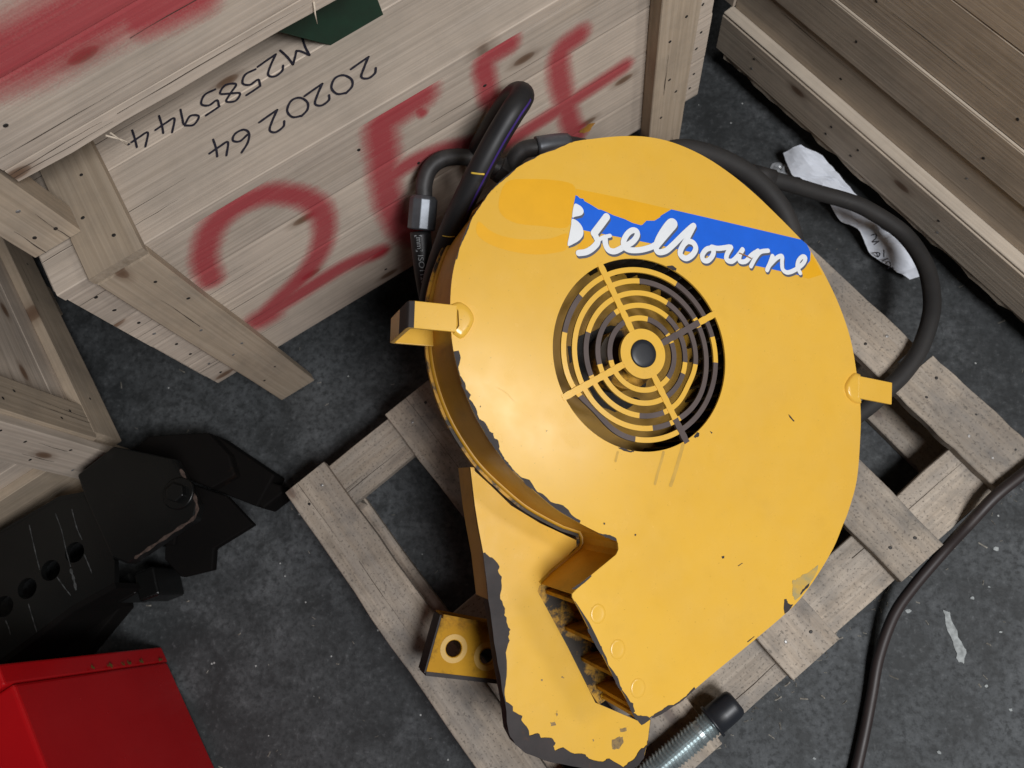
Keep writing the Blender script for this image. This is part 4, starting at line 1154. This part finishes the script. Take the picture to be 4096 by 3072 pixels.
worn_edge(25, 28, 0.0004, 0.004, 5.0)
worn_edge(53, 58, 0.0002, 0.0028, 6.0)
flat_patch('scraped_paint', DATA['scrape'], 0.00030, painted('scraped_paint', (0.36, 0.30, 0.14), (0.60, 0.36, 0.05), rough=0.6, dirt=0.5, big=40), fan, FM, 0.0015)

for P, w in DATA['runs']:
    ribbon('dirt_run', P, w, 0.00025, 0.0003, DRUN, fan, FM)
SCUFF = plain('hairline_scratch', (0.74, 0.46, 0.10), 0.5, var=0.1)
for k in range(14):
    x0, y0 = random.gauss(-0.20, .07), random.gauss(-0.12, .07)
    a = random.choice((2.3, 2.5, 0.6, 1.2)) + random.gauss(0, .25)
    ln = random.uniform(.015, .06)
    if math.hypot(x0 - HUB.x, y0 - HUB.y) > .17 and math.hypot(x0, y0) < .27:
        ribbon('hairline_scratch', [(x0, y0), (x0 + ln * .5 * math.cos(a), y0 + ln * .5 * math.sin(a)), (x0 + ln * math.cos(a + .15), y0 + ln * math.sin(a + .15))], random.uniform(.0002, .00035), 0.0002, 0.00024, SCUFF, fan, FM)
RUBBED = painted('rubbed_through_paint', (0.22, 0.15, 0.07), (0.45, 0.27, 0.06), rough=0.6, dirt=0.8, big=60, dirtcol=(0.07, 0.05, 0.04), thr=(0.45, 0.6), dsc=60)
for P in DATA['mspecks']:
    flat_patch('rubbed_patch', P, -0.1297, RUBBED, fan, FM, 0.0012)
for P in DATA['pspecks']:
    flat_patch('dirt_fleck', P, 0.0003, BARE, fan, FM, 0.0004)

# decal
decal = flat_patch('brand_decal', DATA['blue'], 0.00040, BLUE, fan, FM)
decal['label'] = 'torn blue decal with white script lettering'
for gi, gp in enumerate(DATA['ghost']):
    flat_patch('decal_ghost', catmull([(p[0], p[1], 0) for p in gp], 3, True) if gi > 2 else gp, 0.00018, GHOST, fan, FM)  # unfaded paint where the decal film used to cover the plate
dpx = Vector((DATA['letters'][1][0], 0, 0)).x / 21.6
sh = Vector((9 * dpx, -15 * dpx, 0))
hh = 0.00055
for L in DATA['letters_poly']:
    flat_patch('letter_shade', [(p[0] + sh.x, p[1] + sh.y) for p in L], hh, GREY, decal, FM)
    flat_patch('letter_stroke', catmull([(p[0], p[1], 0) for p in L], 3, True), hh + .0006, WHITE, decal, FM)
    hh += 0.00001
for w, P in DATA['letters']:
    ribbon('letter_shade', [(p[0] + sh.x, p[1] + sh.y) for p in P], w, hh, hh + 0.00012, GREY, decal, FM, 10, wob=0.0)
    ribbon('letter_stroke', P, w, hh + .0005, hh + .0008, WHITE, decal, FM, 10, wob=0.0)
    hh += 0.00001
tube('straw', [Vector((p[0], p[1], 0.0032)) for p in DATA['straw']], 0.0009, plain('straw', (0.35, 0.16, 0.03), 0.8), fan, 6, FM)

# lifting tabs
def strap(corners, deep, ret, bare_from):
    A, B, C_, D_ = [Vector((p[0], p[1], 0)) for p in corners]    # outer top, inner top, inner bottom, outer bottom
    ax = ((A + D_) / 2 - (B + C_) / 2)
    ln = ax.length
    ax.normalize()
    wd = ((B - C_).length + (A - D_).length) / 2
    wx = Vector((-ax.y, ax.x, 0))
    o0 = (B + C_) / 2
    prof = [(0, 0.0062), (ln - 0.010, 0.0062), (ln - 0.002, 0.0040), (ln, -0.004), (ln, -deep * .42), (ln + 0.0, -deep), (ln - 0.006, -deep - .004)]
    inner = [(0, 0.0002), (ln - 0.012, 0.0002), (ln - 0.008, -0.002), (ln - 0.007, -0.006), (ln - 0.007, -deep * .42), (ln - 0.007, -deep + 0.004), (ln - 0.010, -deep + .002)]
    if ret:
        prof.append((ln - ret, -deep - 0.004))
        inner.append((ln - ret, -deep + 0.002))
    V, F, MI = [], [], []
    n = len(prof)
    loop = prof + inner[::-1]
    m_ = len(loop)
    for s in (-1, 1):
        for (x, h) in loop:
            p = o0 + ax * x + wx * s * wd / 2
            V.append((p.x, p.y, h))
    for i in range(m_):
        j = (i + 1) % m_
        F.append((i, j, m_ + j, m_ + i))
        MI.append(1 if i in bare_from else 0)
    for i in range(n - 1):
        F.append((i, i + 1, m_ - 2 - i, m_ - 1 - i))
        F.append((m_ + i, m_ + m_ - 1 - i, m_ + m_ - 2 - i, m_ + i + 1))
        MI += [0, 0]
    o = fixn(mk('lifting_tab', V, F, [YEL, BARE], fan, FM, False, MI))
    bevel(o, 0.0012, 2)
    return o
tl = strap(DATA['tabL'], 0.118, 0.075, (1, 2, 3))
tr = strap(DATA['tabR'], 0.09, 0.0, ())
def weld_pad(name, P, parent):
    Q_ = [Vector((p[0], p[1], 0)) for p in P]
    c = sum(Q_, Vector()) / len(Q_)
    S = catmull(Q_, 5)
    V, F = [], []
    lv = [(1.0, 0.0003), (0.94, 0.0035), (0.80, 0.0056), (0.5, 0.0060)]
    for sc, h in lv:
        for p in S:
            q = c + (p - c) * sc
            V.append((q.x, q.y, h))
    n = len(S)
    for j in range(len(lv) - 1):
        for i in range(n - 1):
            F.append((j * n + i, j * n + i + 1, (j + 1) * n + i + 1, (j + 1) * n + i))
    F.append(tuple((len(lv) - 1) * n + i for i in range(n)))
    return fixn(mk(name, V, F, YEL, parent, FM, True))
weld_pad('weld', DATA['weldL'], tl)
weld_pad('weld', DATA['weldR'], tr)
for k, p in enumerate(DATA['rivets']):
    V, F = [], []
    for j, (r, h) in enumerate(((0.0125, 0.0002), (0.0112, 0.0011), (0.0095, 0.0013), (0.008, 0.0010), (0.0, 0.0012))):
        for i in range(20):
            a = 2 * math.pi * i / 20
            V.append((p[0] + r * math.cos(a), p[1] + 1.15 * r * math.sin(a), h))
    for j in range(4):
        for i in range(20):
            F.append((j * 20 + i, j * 20 + (i + 1) % 20, (j + 1) * 20 + (i + 1) % 20, (j + 1) * 20 + i))
    mk('plug_weld', V, F, YEL, fan, FM, True)

# foot bracket under the mounting plate
BR = [Vector((p[0], p[1], 0)) for p in DATA['bracket']]
def circ(c, r, n=28):
    return [Vector((c[0] + r * math.cos(2 * math.pi * i / n), c[1] + r * math.sin(2 * math.pi * i / n), 0)) for i in range(n)]
ext = Vector((0.05, 0.0, 0))
brk = prism('foot_bracket', [[BR[0], BR[1] + ext, BR[2] + ext, BR[3]], circ(DATA['bholes'][0], 0.0145), circ(DATA['bholes'][1], 0.0135)], -0.308, -0.300, YEL_B, fan, FM)
for i, (a_, b_, mt) in enumerate(((BR[0], BR[1] + ext, YEL_B), (BR[3], BR[2] + ext, BARE))):
    d = (b_ - a_).normalized()
    nn = Vector((-d.y, d.x, 0)) * 0.0035
    up_ = 0.292 if i == 0 else 0.299
    lip = prism('bracket_lip', [[a_ + nn, a_ - nn, b_ - nn, b_ + nn]], -0.345, -up_, mt, brk, FM)
d = (BR[3] - BR[0]).normalized()
nn = Vector((-d.y, d.x, 0)) * 0.003
prism('bracket_end', [[BR[0] + nn, BR[0] - nn, BR[3] - nn, BR[3] + nn]], -0.345, -0.3015, BARE, brk, FM)
for c in DATA['bholes']:
    prism('washer_mark', [circ(c, 0.0245), circ(c, 0.0158)], -0.2998, -0.2990, painted('rubbed_yellow', (0.68, 0.42, 0.09), (0.60, 0.34, 0.05), rough=0.5, dirt=0.3), brk, FM)
sx = BR[1].x + 0.03
prism('bracket_post', [[(sx, BR[1].y - .01), (sx + .05, BR[1].y - .02), (sx + .05, BR[2].y + .02), (sx, BR[2].y + .01)]], -0.31, -0.138, YEL_SHADE, fan, FM)
# drive motor on the back of the housing
mt_ = prism('drive_motor', [ring_(0.065, 32)], -0.335, -0.1405, CAPBLK, fan, FM)
prism('motor_flange', [ring_(0.10, 40)], -0.155, -0.1402, YEL_SHADE, mt_, FM)

# ------------------------------------------------------------------ hoses
def hose_text(parent, path, FR_r, text, s_start, size, ang0, mat):
    cu = bpy.data.curves.new('hose_text_curve', 'FONT')
    cu.body = text
    cu.size = size
    tmp = bpy.data.objects.new('hose_text_tmp', cu)
    link(tmp)
    dg = bpy.context.evaluated_depsgraph_get()
    me = bpy.data.meshes.new_from_object(tmp.evaluated_get(dg))
    bpy.data.objects.remove(tmp, do_unlink=True)
    pts, FR, r = path, FR_r[0], FR_r[1]
    cum = [0.0]
    for i in range(1, len(pts)):
        cum.append(cum[-1] + (pts[i] - pts[i - 1]).length)
    def at(s, w):
        s = max(0, min(cum[-1] - 1e-6, s))
        i = max(k for k in range(len(cum)) if cum[k] <= s)
        i = min(i, len(pts) - 2)
        t = (s - cum[i]) / max(1e-9, cum[i + 1] - cum[i])
        p = pts[i].lerp(pts[i + 1], t)
        a = FR[i][0].lerp(FR[i + 1][0], t)
        b = FR[i][1].lerp(FR[i + 1][1], t)
        return p + (a * math.cos(w) + b * math.sin(w)) * (r + 0.0005)
    V = [at(s_start + v.co.x, ang0 - v.co.y / r) for v in me.vertices]
    F = [tuple(p.vertices) for p in me.polygons]
    bpy.data.meshes.remove(me)
    return mk('printed_text', V, F, mat, parent)

def cam_angle(pt, fr):
    d = (Vector((0, 0, 1.6)) - pt)
    return math.atan2(d.dot(fr[1]), d.dot(fr[0]))

hose1 = thing('hydraulic_hose', 'short black hydraulic hose with grey crimped collar and bent metal elbow left of the fan', 'hose', (*DATA['hose_iso'][0][:2], 0.13), 'black hydraulic hoses around the fan')
hp = catmull(DATA['hose_iso'], 8)
V, F, FR = tube_data(hp, 0.0180, 20)
mk('hose_body', V, F, RUBBER, hose1, I4, True)
a_mid = cam_angle(hp[12], FR[12])
rev = hp[::-1]
Vr, Fr_, FRr = tube_data(rev, 0.0180, 20)
hose_text(hose1, rev, (FRr, 0.0180), '[mm] ISO1123', 0.004, 0.0135, cam_angle(rev[10], FRr[10]) + 0.45, plain('white_print', (0.35, 0.37, 0.38), 0.6))
c0_, c1_ = [Vector(p) for p in DATA['collar']]
cd = (c1_ - c0_)
def crimp(t):
    return 0.0205 if t < 0.04 else (0.0245 if t < 0.88 else 0.0195)
V, F, _ = tube_data([c0_ + cd * t for t in (0, .03, .06, .3, .6, .84, .9, 1)], crimp, 10)
o = mk('crimped_collar', V, F, FITTING, hose1)
bevel(o, 0.0012, 2, 25)
tube('bent_elbow', catmull(DATA['elbow'], 6), 0.0142, PIPE, hose1, 16)
n0, n1 = [Vector(p) for p in DATA['nut']]
V, F, _ = tube_data([n0, n0.lerp(n1, .5), n1], 0.0245, 6)
bevel(mk('hex_nut', V, F, PIPE, hose1), 0.0015)
nd = (n1 - n0)
tube('adaptor', [n0 - nd * .35, n0 + nd * 1.9], 0.018, PIPE, hose1, 14)

hose2 = thing('hydraulic_hose', 'black rubber hose bent in a tall hairpin loop with yellow marks, against the crate', 'hose', (*DATA['hose_loop'][0][:2], 0.13), 'black hydraulic hoses around the fan')
lp = catmull(DATA['hose_loop'], 8)
V, F, FRl = tube_data(lp, 0.0188, 20)
mk('hose_body', V, F, RUBBER, hose2, I4, True)
# purple lay-line along the hose
V, F = [], []
for i in range(6, 56):
    w = cam_angle(lp[i], FRl[i])
    for dw in (0.62, 0.82):
        sgn = -1 if (FRl[i][0] * math.cos(w - .7) + FRl[i][1] * math.sin(w - .7)).x > 0 else 1
        a = w + sgn * dw
        V.append(lp[i] + (FRl[i][0] * math.cos(a) + FRl[i][1] * math.sin(a)) * 0.0192)
for i in range(49):
    F.append((2 * i, 2 * i + 1, 2 * i + 3, 2 * i + 2))
mk('lay_line', V, F, PURPLE, hose2)
for q, (i0, wdt) in enumerate(((32, .0016), (18, .0009))):
    w = cam_angle(lp[i0], FRl[i0])
    tdir = (lp[i0 + 1] - lp[i0 - 1]).normalized()
    pth = [lp[i0] + (FRl[i0][0] * math.cos(w + a) + FRl[i0][1] * math.sin(w + a)) * 0.0192 + tdir * a * .008 for a in [-.5 + .1 * k for k in range(11)]]
    tube('yellow_mark', pth, wdt, MARKY, hose2, 6)
hose3 = thing('hydraulic_elbow', 'dull bent metal elbow fitting half hidden behind the top of the fan', 'pipe fitting', (*DATA['elbow2'][0][:2], 0.13))
e2p = catmull(DATA['elbow2'], 6)
tube('bent_tube', e2p, 0.0155, PIPE, hose3, 16)
k_ = len(e2p)
tube('swaged_sleeve', e2p[int(k_ * .55):int(k_ * .85)], 0.0195, FITTING, hose3, 12)
hose4 = thing('hydraulic_hose', 'dusty black hose curving close along the upper right rim of the fan', 'hose', (*DATA['hose_hug'][3][:2], 0.13), 'black hydraulic hoses around the fan')
tube('hose_body', catmull(DATA['hose_hug'], 8), 0.0185, RUBBER_D, hose4, 18)
hose5 = thing('hydraulic_hose', 'dusty black hose looping wide over the pallet and white paper right of the fan', 'hose', (*DATA['hose_right'][8][:2], 0.13), 'black hydraulic hoses around the fan')
hb = tube('hose_body', catmull(DATA['hose_right'], 8), 0.0162, RUBBER_D, hose5, 18)
d_ = (Vector(DATA['hose_right'][1]) - Vector(DATA['hose_right'][0])).normalized()
tube('hose_end_sleeve', [Vector(DATA['hose_right'][0]) - d_ * .03, Vector(DATA['hose_right'][0]) + d_ * .03], 0.0195, PIPE, hose5, 14)
cb = tube('power_cable', catmull(DATA['cable'], 8), 0.0100, CABLE, None, 14)
tag(cb, 'thin brown cable trailing over the pallet corner onto the grey floor', 'cable')

# ------------------------------------------------------------------ threaded coupling with black cap
cp = [Vector(p) for p in DATA['coup']]
coup = thing('threaded_coupling', 'zinc threaded coupling with a black plastic cap lying on the pallet edge', 'coupling', (cp[1].x, cp[1].y, 0.13))
ax = (cp[2] - cp[0]).normalized()
st = cp[0] - ax * 0.05
Lth = (cp[1] - st).length
# helical-looking thread: turned ridges
pth, rad = [], []
V, F = [], []
seg = 28
side = ax.orthogonal().normalized()
sd2 = ax.cross(side)
nT = 46
for i in range(nT + 1):
    s = Lth * i / nT
    r = 0.0192 if i % 2 else 0.0232
    if 0.80 < i / nT < 0.84:
        r = 0.0195
    for k in range(seg):
        a = 2 * math.pi * k / seg
        V.append(st + ax * (s + 0.0016 * a / math.pi) + (side * math.cos(a) + sd2 * math.sin(a)) * r)
for i in range(nT):
    for k in range(seg):
        F.append((i * seg + k, i * seg + (k + 1) % seg, (i + 1) * seg + (k + 1) % seg, (i + 1) * seg + k))
fixn(mk('threaded_body', V, F, ZINC, coup))
def lathe(name, p0, axis, prof, mat, parent, seg=32):
    s1 = axis.orthogonal().normalized()
    s2 = axis.cross(s1)
    V, F = [], []
    for x, r in prof:
        for k in range(seg):
            a = 2 * math.pi * k / seg
            V.append(p0 + axis * x + (s1 * math.cos(a) + s2 * math.sin(a)) * r)
    for i in range(len(prof) - 1):
        for k in range(seg):
            F.append((i * seg + k, i * seg + (k + 1) % seg, (i + 1) * seg + (k + 1) % seg, (i + 1) * seg + k))
    F.append(tuple(range(seg)))
    F.append(tuple((len(prof) - 1) * seg + k for k in range(seg)))
    o = fixn(mk(name, V, F, mat, parent, I4, True))
    o.data.polygons[-1].use_smooth = False
    return o
cl = (cp[3] - cp[2]).length
lathe('plastic_cap', cp[1] - ax * .002, ax, [(0.0, .0265), (0.0005, .029), (.005, .029), (.0055, .0252), (.03, .025), (cl + .006, .0243), (cl + .013, .0222), (cl + .016, .017)], CAPBLK, coup)
lathe('end_ferrule', st - ax * .05, ax, [(0, .019), (.001, .021), (.045, .021), (.05, .018)], FITTING, coup)
tube('nylon_tail', [st - ax * .05, st - ax * .16], 0.015, RUBBER, coup, 16)

# ------------------------------------------------------------------ black steel linkage, red box
blk = thing('steel_drawbar', 'black painted steel beam with a row of holes and an angular end plate', 'steel beam', (-0.95, 0.1, 0))
def zprism(name, pts, th, mat, parent, bev=0.003, holes=()):
    L = [(p[0], p[1]) for p in pts]
    o = prism(name, [L] + list(holes), pts[0][2] - th, pts[0][2], mat, parent)
    if bev:
        bevel(o, bev, 2, 50)
    return o
hol = [[Vector((h[0] + .020 * math.cos(-a), h[1] + .020 * math.sin(-a), 0)) for a in [2 * math.pi * i / 20 for i in range(20)]] for h in DATA['beamholes']]
zprism('beam_web', DATA['beam'], 0.014, BLACKST, blk, 0.0, hol)
bp = DATA['beam']
for (i0, i1) in ((0, 3), (5, 8)):
    pts = [Vector(p) for p in bp[i0:i1 + 1]]
    V, F = [], []
    for p in pts:
        V += [(p.x, p.y, 0.2005), (p.x, p.y, 0.07), (p.x + .006, p.y - .010 if i0 else p.y + .010, 0.07), (p.x + .006, p.y - .010 if i0 else p.y + .010, 0.2005)]
    for i in range(len(pts) - 1):
        for k in range(4):
            F.append((i * 4 + k, (i + 1) * 4 + k, (i + 1) * 4 + (k + 1) % 4, i * 4 + (k + 1) % 4))
    F += [(0, 1, 2, 3), tuple((len(pts) - 1) * 4 + k for k in (3, 2, 1, 0))]
    fixn(mk('beam_flange', V, F, BLACKST if not i0 else RUST_SHADE, blk))
hx = zprism('end_plate', DATA['hexp'], 0.03, BLACKST, blk, 0.004)
b_ = DATA['boss']
lathe('pivot_boss', Vector((b_[0], b_[1], 0.236)), Z, [(0, .031), (.007, .031), (.009, .029)], BLACKST, hx, 28)
V, F, _ = tube_data([Vector((b_[0], b_[1], 0.240)), Vector((b_[0], b_[1], 0.258))], 0.019, 6)
bevel(mk('hex_bolt_head', V, F, BLACKST, hx), 0.002, 2, 30)
zprism('lower_plate', DATA['plate3'], 0.02, RUST_SHADE, blk, 0.003)
zprism('base_flange', DATA['lowbeam'], 0.05, RUST_SHADE, blk, 0.003)
for a_, b_ in DATA['pins']:
    a_, b_ = Vector(a_), Vector(b_)
    dd = (b_ - a_).normalized()
    sd = Vector((-dd.y, dd.x, 0)) * 0.022
    zprism('pin_clevis', [tuple(a_ + sd), tuple(a_ - sd), tuple(b_ - sd), tuple(b_ + sd)], 0.10, BLACKST, blk, 0.005)
# support pillars down to the floor
for p in (DATA['plate3'][0], DATA['hexp'][0], DATA['beam'][3]):
    zprism('support_leg', [(p[0] - .04, p[1] - .03, 0.11), (p[0] + .03, p[1] - .03, 0.11), (p[0] + .03, p[1] + .03, 0.11), (p[0] - .04, p[1] + .03, 0.11)], 0.109, RUST_SHADE, blk, 0.003)
SCR = plain('scratched_steel', (0.05, 0.052, 0.052), 0.7, var=0.6, sc=120)
# paint runs and scrapes across the beam, rusty end plate edge lightened as a painted rim highlight
for w_, P in DATA['scrapes']:
    ribbon('paint_scrape', P, w_, 0.2004, 0.2006, SCR, blk, I4, wob=0.5)
ribbon('rusty_rim_highlight', DATA['hexedge'], 0.0028, 0.2405, 0.2407, plain('brown_rim_highlight', (0.060, 0.040, 0.032), 0.6, var=0.6, sc=120), hx, I4, wob=0.5)
lk = thing('steel_linkage', 'dark oily steel bracket on the floor behind the black beam, beside the pallet', 'steel bracket', (*DATA['plate2'][3][:2], 0))
zprism('top_plate', DATA['plate2'], 0.03, RUST_SHADE, lk, 0.004)
zprism('foot_block', DATA['block2'], 0.069, RUST_SHADE, lk, 0.006)
pts2 = [Vector(p) for p in DATA['plate2']]
cc = sum(pts2, Vector()) / len(pts2)
zprism('pedestal', [((cc + (p - cc) * .8).x, (cc + (p - cc) * .8).y, 0.089) for p in pts2], 0.088, RUST_SHADE, lk, 0.003)
bc = sum([Vector(p) for p in DATA['block2']], Vector()) / 5
dl = (bc - cc)
dl.z = 0
sdl = Vector((-dl.y, dl.x, 0)).normalized()
zprism('link_bar', [((cc + sdl * .06).x, (cc + sdl * .06).y, 0.075), ((cc - sdl * .05).x, (cc - sdl * .05).y, 0.075), ((bc - sdl * .035).x, (bc - sdl * .035).y, 0.075), ((bc + sdl * .04).x, (bc + sdl * .04).y, 0.075)], 0.06, RUST_SHADE, lk, 0.004)

r0, r1 = [Vector(p) for p in DATA['red']]
rd = (r1 - r0).normalized()
rno = Vector((-rd.y, rd.x, 0))
if rno.x < 0:
    rno = -rno
red = thing('red_steel_box', 'glossy red painted steel box at the bottom left corner', 'steel box', r0 + rd * .2 - rno * .15)
H = 0.446
def Rr(a, b, z):
    return r0 + rd * a - rno * b + Z * z
# carcass as a folded sheet: side face, top, far end, with a rim flange at the near end
def rbox(name, a0, a1, b0, b1, z0, z1, mat=REDP, bev=0.004, par=None):
    V = [Rr(a, b, z) for a in (a0, a1) for b in (b0, b1) for z in (z0, z1)]
    F = [(0, 1, 3, 2), (4, 6, 7, 5), (0, 4, 5, 1), (2, 3, 7, 6), (0, 2, 6, 4), (1, 5, 7, 3)]
    o = fixn(mk(name, V, F, mat, par or red))
    if bev:
        bevel(o, bev, 3, 40)
    return o
rbox('body', 0.022, 0.75, 0.0, 0.34, 0.012, H, bev=0.006)
rbox('rim_flange', -0.016, 0.0215, 0.004, 0.40, 0.0, H + .012, bev=0.005)
tube('top_handle', catmull([Rr(.16, .060, H - .01), Rr(.16, .058, H + .02), Rr(.20, .058, H + .026), Rr(.40, .058, H + .026), Rr(.50, .058, H + .026), Rr(.52, .058, H - .01)], 6), 0.012, REDP, red, 14)
for zz, rr_ in ((0.20, .008), (0.14, .006), (0.10, .007), (0.035, .009), (0.25, .005), (0.16, .004)):
    flat_patch('chipped_paint', [(0.014 + random.uniform(-.004, .004) + rr_ * .5 * math.cos(a) * random.uniform(.7, 1.2), zz + rr_ * math.sin(a) * random.uniform(.7, 1.2)) for a in [i * .52 for i in range(12)]], 0.0, REDCHIP, red, frame(Rr(0, -0.0005 + .004 - .004, 0), rd, Z, rno) if rd.cross(Z).dot(rno) > 0 else frame(Rr(0, -0.0005, 0), -rd, Z, rno) @ Matrix.Scale(-1, 4, (1, 0, 0)))
ribbon('paint_scratch', [(0.03, 0.105), (0.075, 0.092), (0.125, 0.083)], 0.0012, 0.0004, 0.0006, plain('scratch_primer', (0.24, 0.10, 0.05), 0.7), red, frame(Rr(0, 0, 0), rd, Z, rd.cross(Z)) )

# ------------------------------------------------------------------ paper, film and litter
LP, RP = [Vector(p) for p in DATA['paperL']], [Vector(p) for p in DATA['paperR']]
LS, RS = catmull(LP, 5), catmull(RP, 5)
V, F = [], []
nx = 8
for i in range(len(LS)):
    for k in range(nx + 1):
        t = k / nx
        p = LS[i].lerp(RS[i], t)
        p.z += 0.010 * math.sin(math.pi * t) * (0.4 + 0.6 * math.sin(i * .37)) + noise.noise(p * 34) * 0.010 + noise.noise(p * 90) * 0.003
        p.z = max(p.z, 0.004)
        V.append(p)
for i in range(len(LS) - 1):
    for k in range(nx):
        a = i * (nx + 1) + k
        F.append((a, a + 1, a + nx + 2, a + nx + 1))
paper = mk('paper_sheet', V, F, PAPER, None, I4, False)
tag(paper, 'crumpled white paper strip with handwritten date, trapped under the right hose', 'paper')
from mathutils.bvhtree import BVHTree
bv = BVHTree.FromPolygons([tuple(v) for v in V], F)
camp = Vector((0, 0, 1.6))
for st_ in DATA['paper_text']:
    pts = []
    for q in st_:
        hit = bv.ray_cast(Vector((q[0], q[1], .5)), Vector((0, 0, -1)))[0]
        pts.append((hit if hit else Vector(q)) + Z * 0.0012)
    tube('handwritten_mark', pts if len(pts) < 3 else catmull(pts, 4), 0.0011, INK, paper, 6)
bg_ = [Vector(p) for p in DATA['bag']]
cen = sum(bg_, Vector()) / len(bg_)
V, F = [cen + Z * .018], []
rings = 5
for j in range(1, rings + 1):
    for p in catmull(bg_, 3, True):
        q = cen.lerp(p, j / rings)
        q.z = 0.006 + abs(noise.noise(q * 45)) * 0.030 * (1.15 - j / rings)
        V.append(q)
m = len(bg_) * 3
for i in range(m):
    F.append((0, 1 + i, 1 + (i + 1) % m))
for j in range(rings - 1):
    for i in range(m):
        F.append((1 + j * m + i, 1 + (j + 1) * m + i, 1 + (j + 1) * m + (i + 1) % m, 1 + j * m + (i + 1) % m))
film = fixn(mk('plastic_film', V, F, PLASTIC, None))
tag(film, 'small crumpled scrap of clear plastic film beside the white paper', 'plastic scrap')
sk = flat_patch('paint_streak', [(p[0], p[1]) for p in DATA['streak']], 0.0012, CHALK, FLOOR, I4, 0.003)
for k, p in enumerate(DATA['bits']):
    r = random.uniform(.002, .006)
    flat_patch('paint_fleck', [(p[0] + r * math.cos(a) * random.uniform(.6, 1.4), p[1] + r * .7 * math.sin(a) * random.uniform(.6, 1.4)) for a in [i * .9 for i in range(7)]], 0.0013, CHALK, FLOOR, I4)

# grit and sawdust lying loose on the concrete
rg = random.Random(11)
V, F = [], []
for k in range(420):
    x, y = rg.uniform(-1.2, 1.2), rg.uniform(-0.9, 1.1)
    if k % 3 == 0:                      # gathered along the pallet's edge
        t = rg.uniform(-0.37, 0.79)
        q = P3(t, 0.32 + abs(rg.gauss(0, .03)), 0)
        x, y = q.x, q.y
    s = rg.choice((.0012, .0016, .002, .003))
    a = rg.uniform(0, 6.28)
    l = s * rg.uniform(1, 3.5)
    i0 = len(V)
    for dx, dy, z in ((-l, -s * .5, .0005), (l, -s * .4, .0005), (l * .8, s * .6, .0006), (-l * .9, s * .5, .0005), (0, 0, .0005 + s * .8)):
        V.append((x + dx * math.cos(a) - dy * math.sin(a), y + dx * math.sin(a) + dy * math.cos(a), z))
    F += [(i0, i0 + 1, i0 + 4), (i0 + 1, i0 + 2, i0 + 4), (i0 + 2, i0 + 3, i0 + 4), (i0 + 3, i0, i0 + 4)]
grit = mk('floor_grit', V, F, plain('grit', (0.20, 0.185, 0.16), 0.9, var=0.7, sc=14))
grit['kind'] = 'stuff'
grit['label'] = 'loose grit and sawdust scattered on the concrete floor'
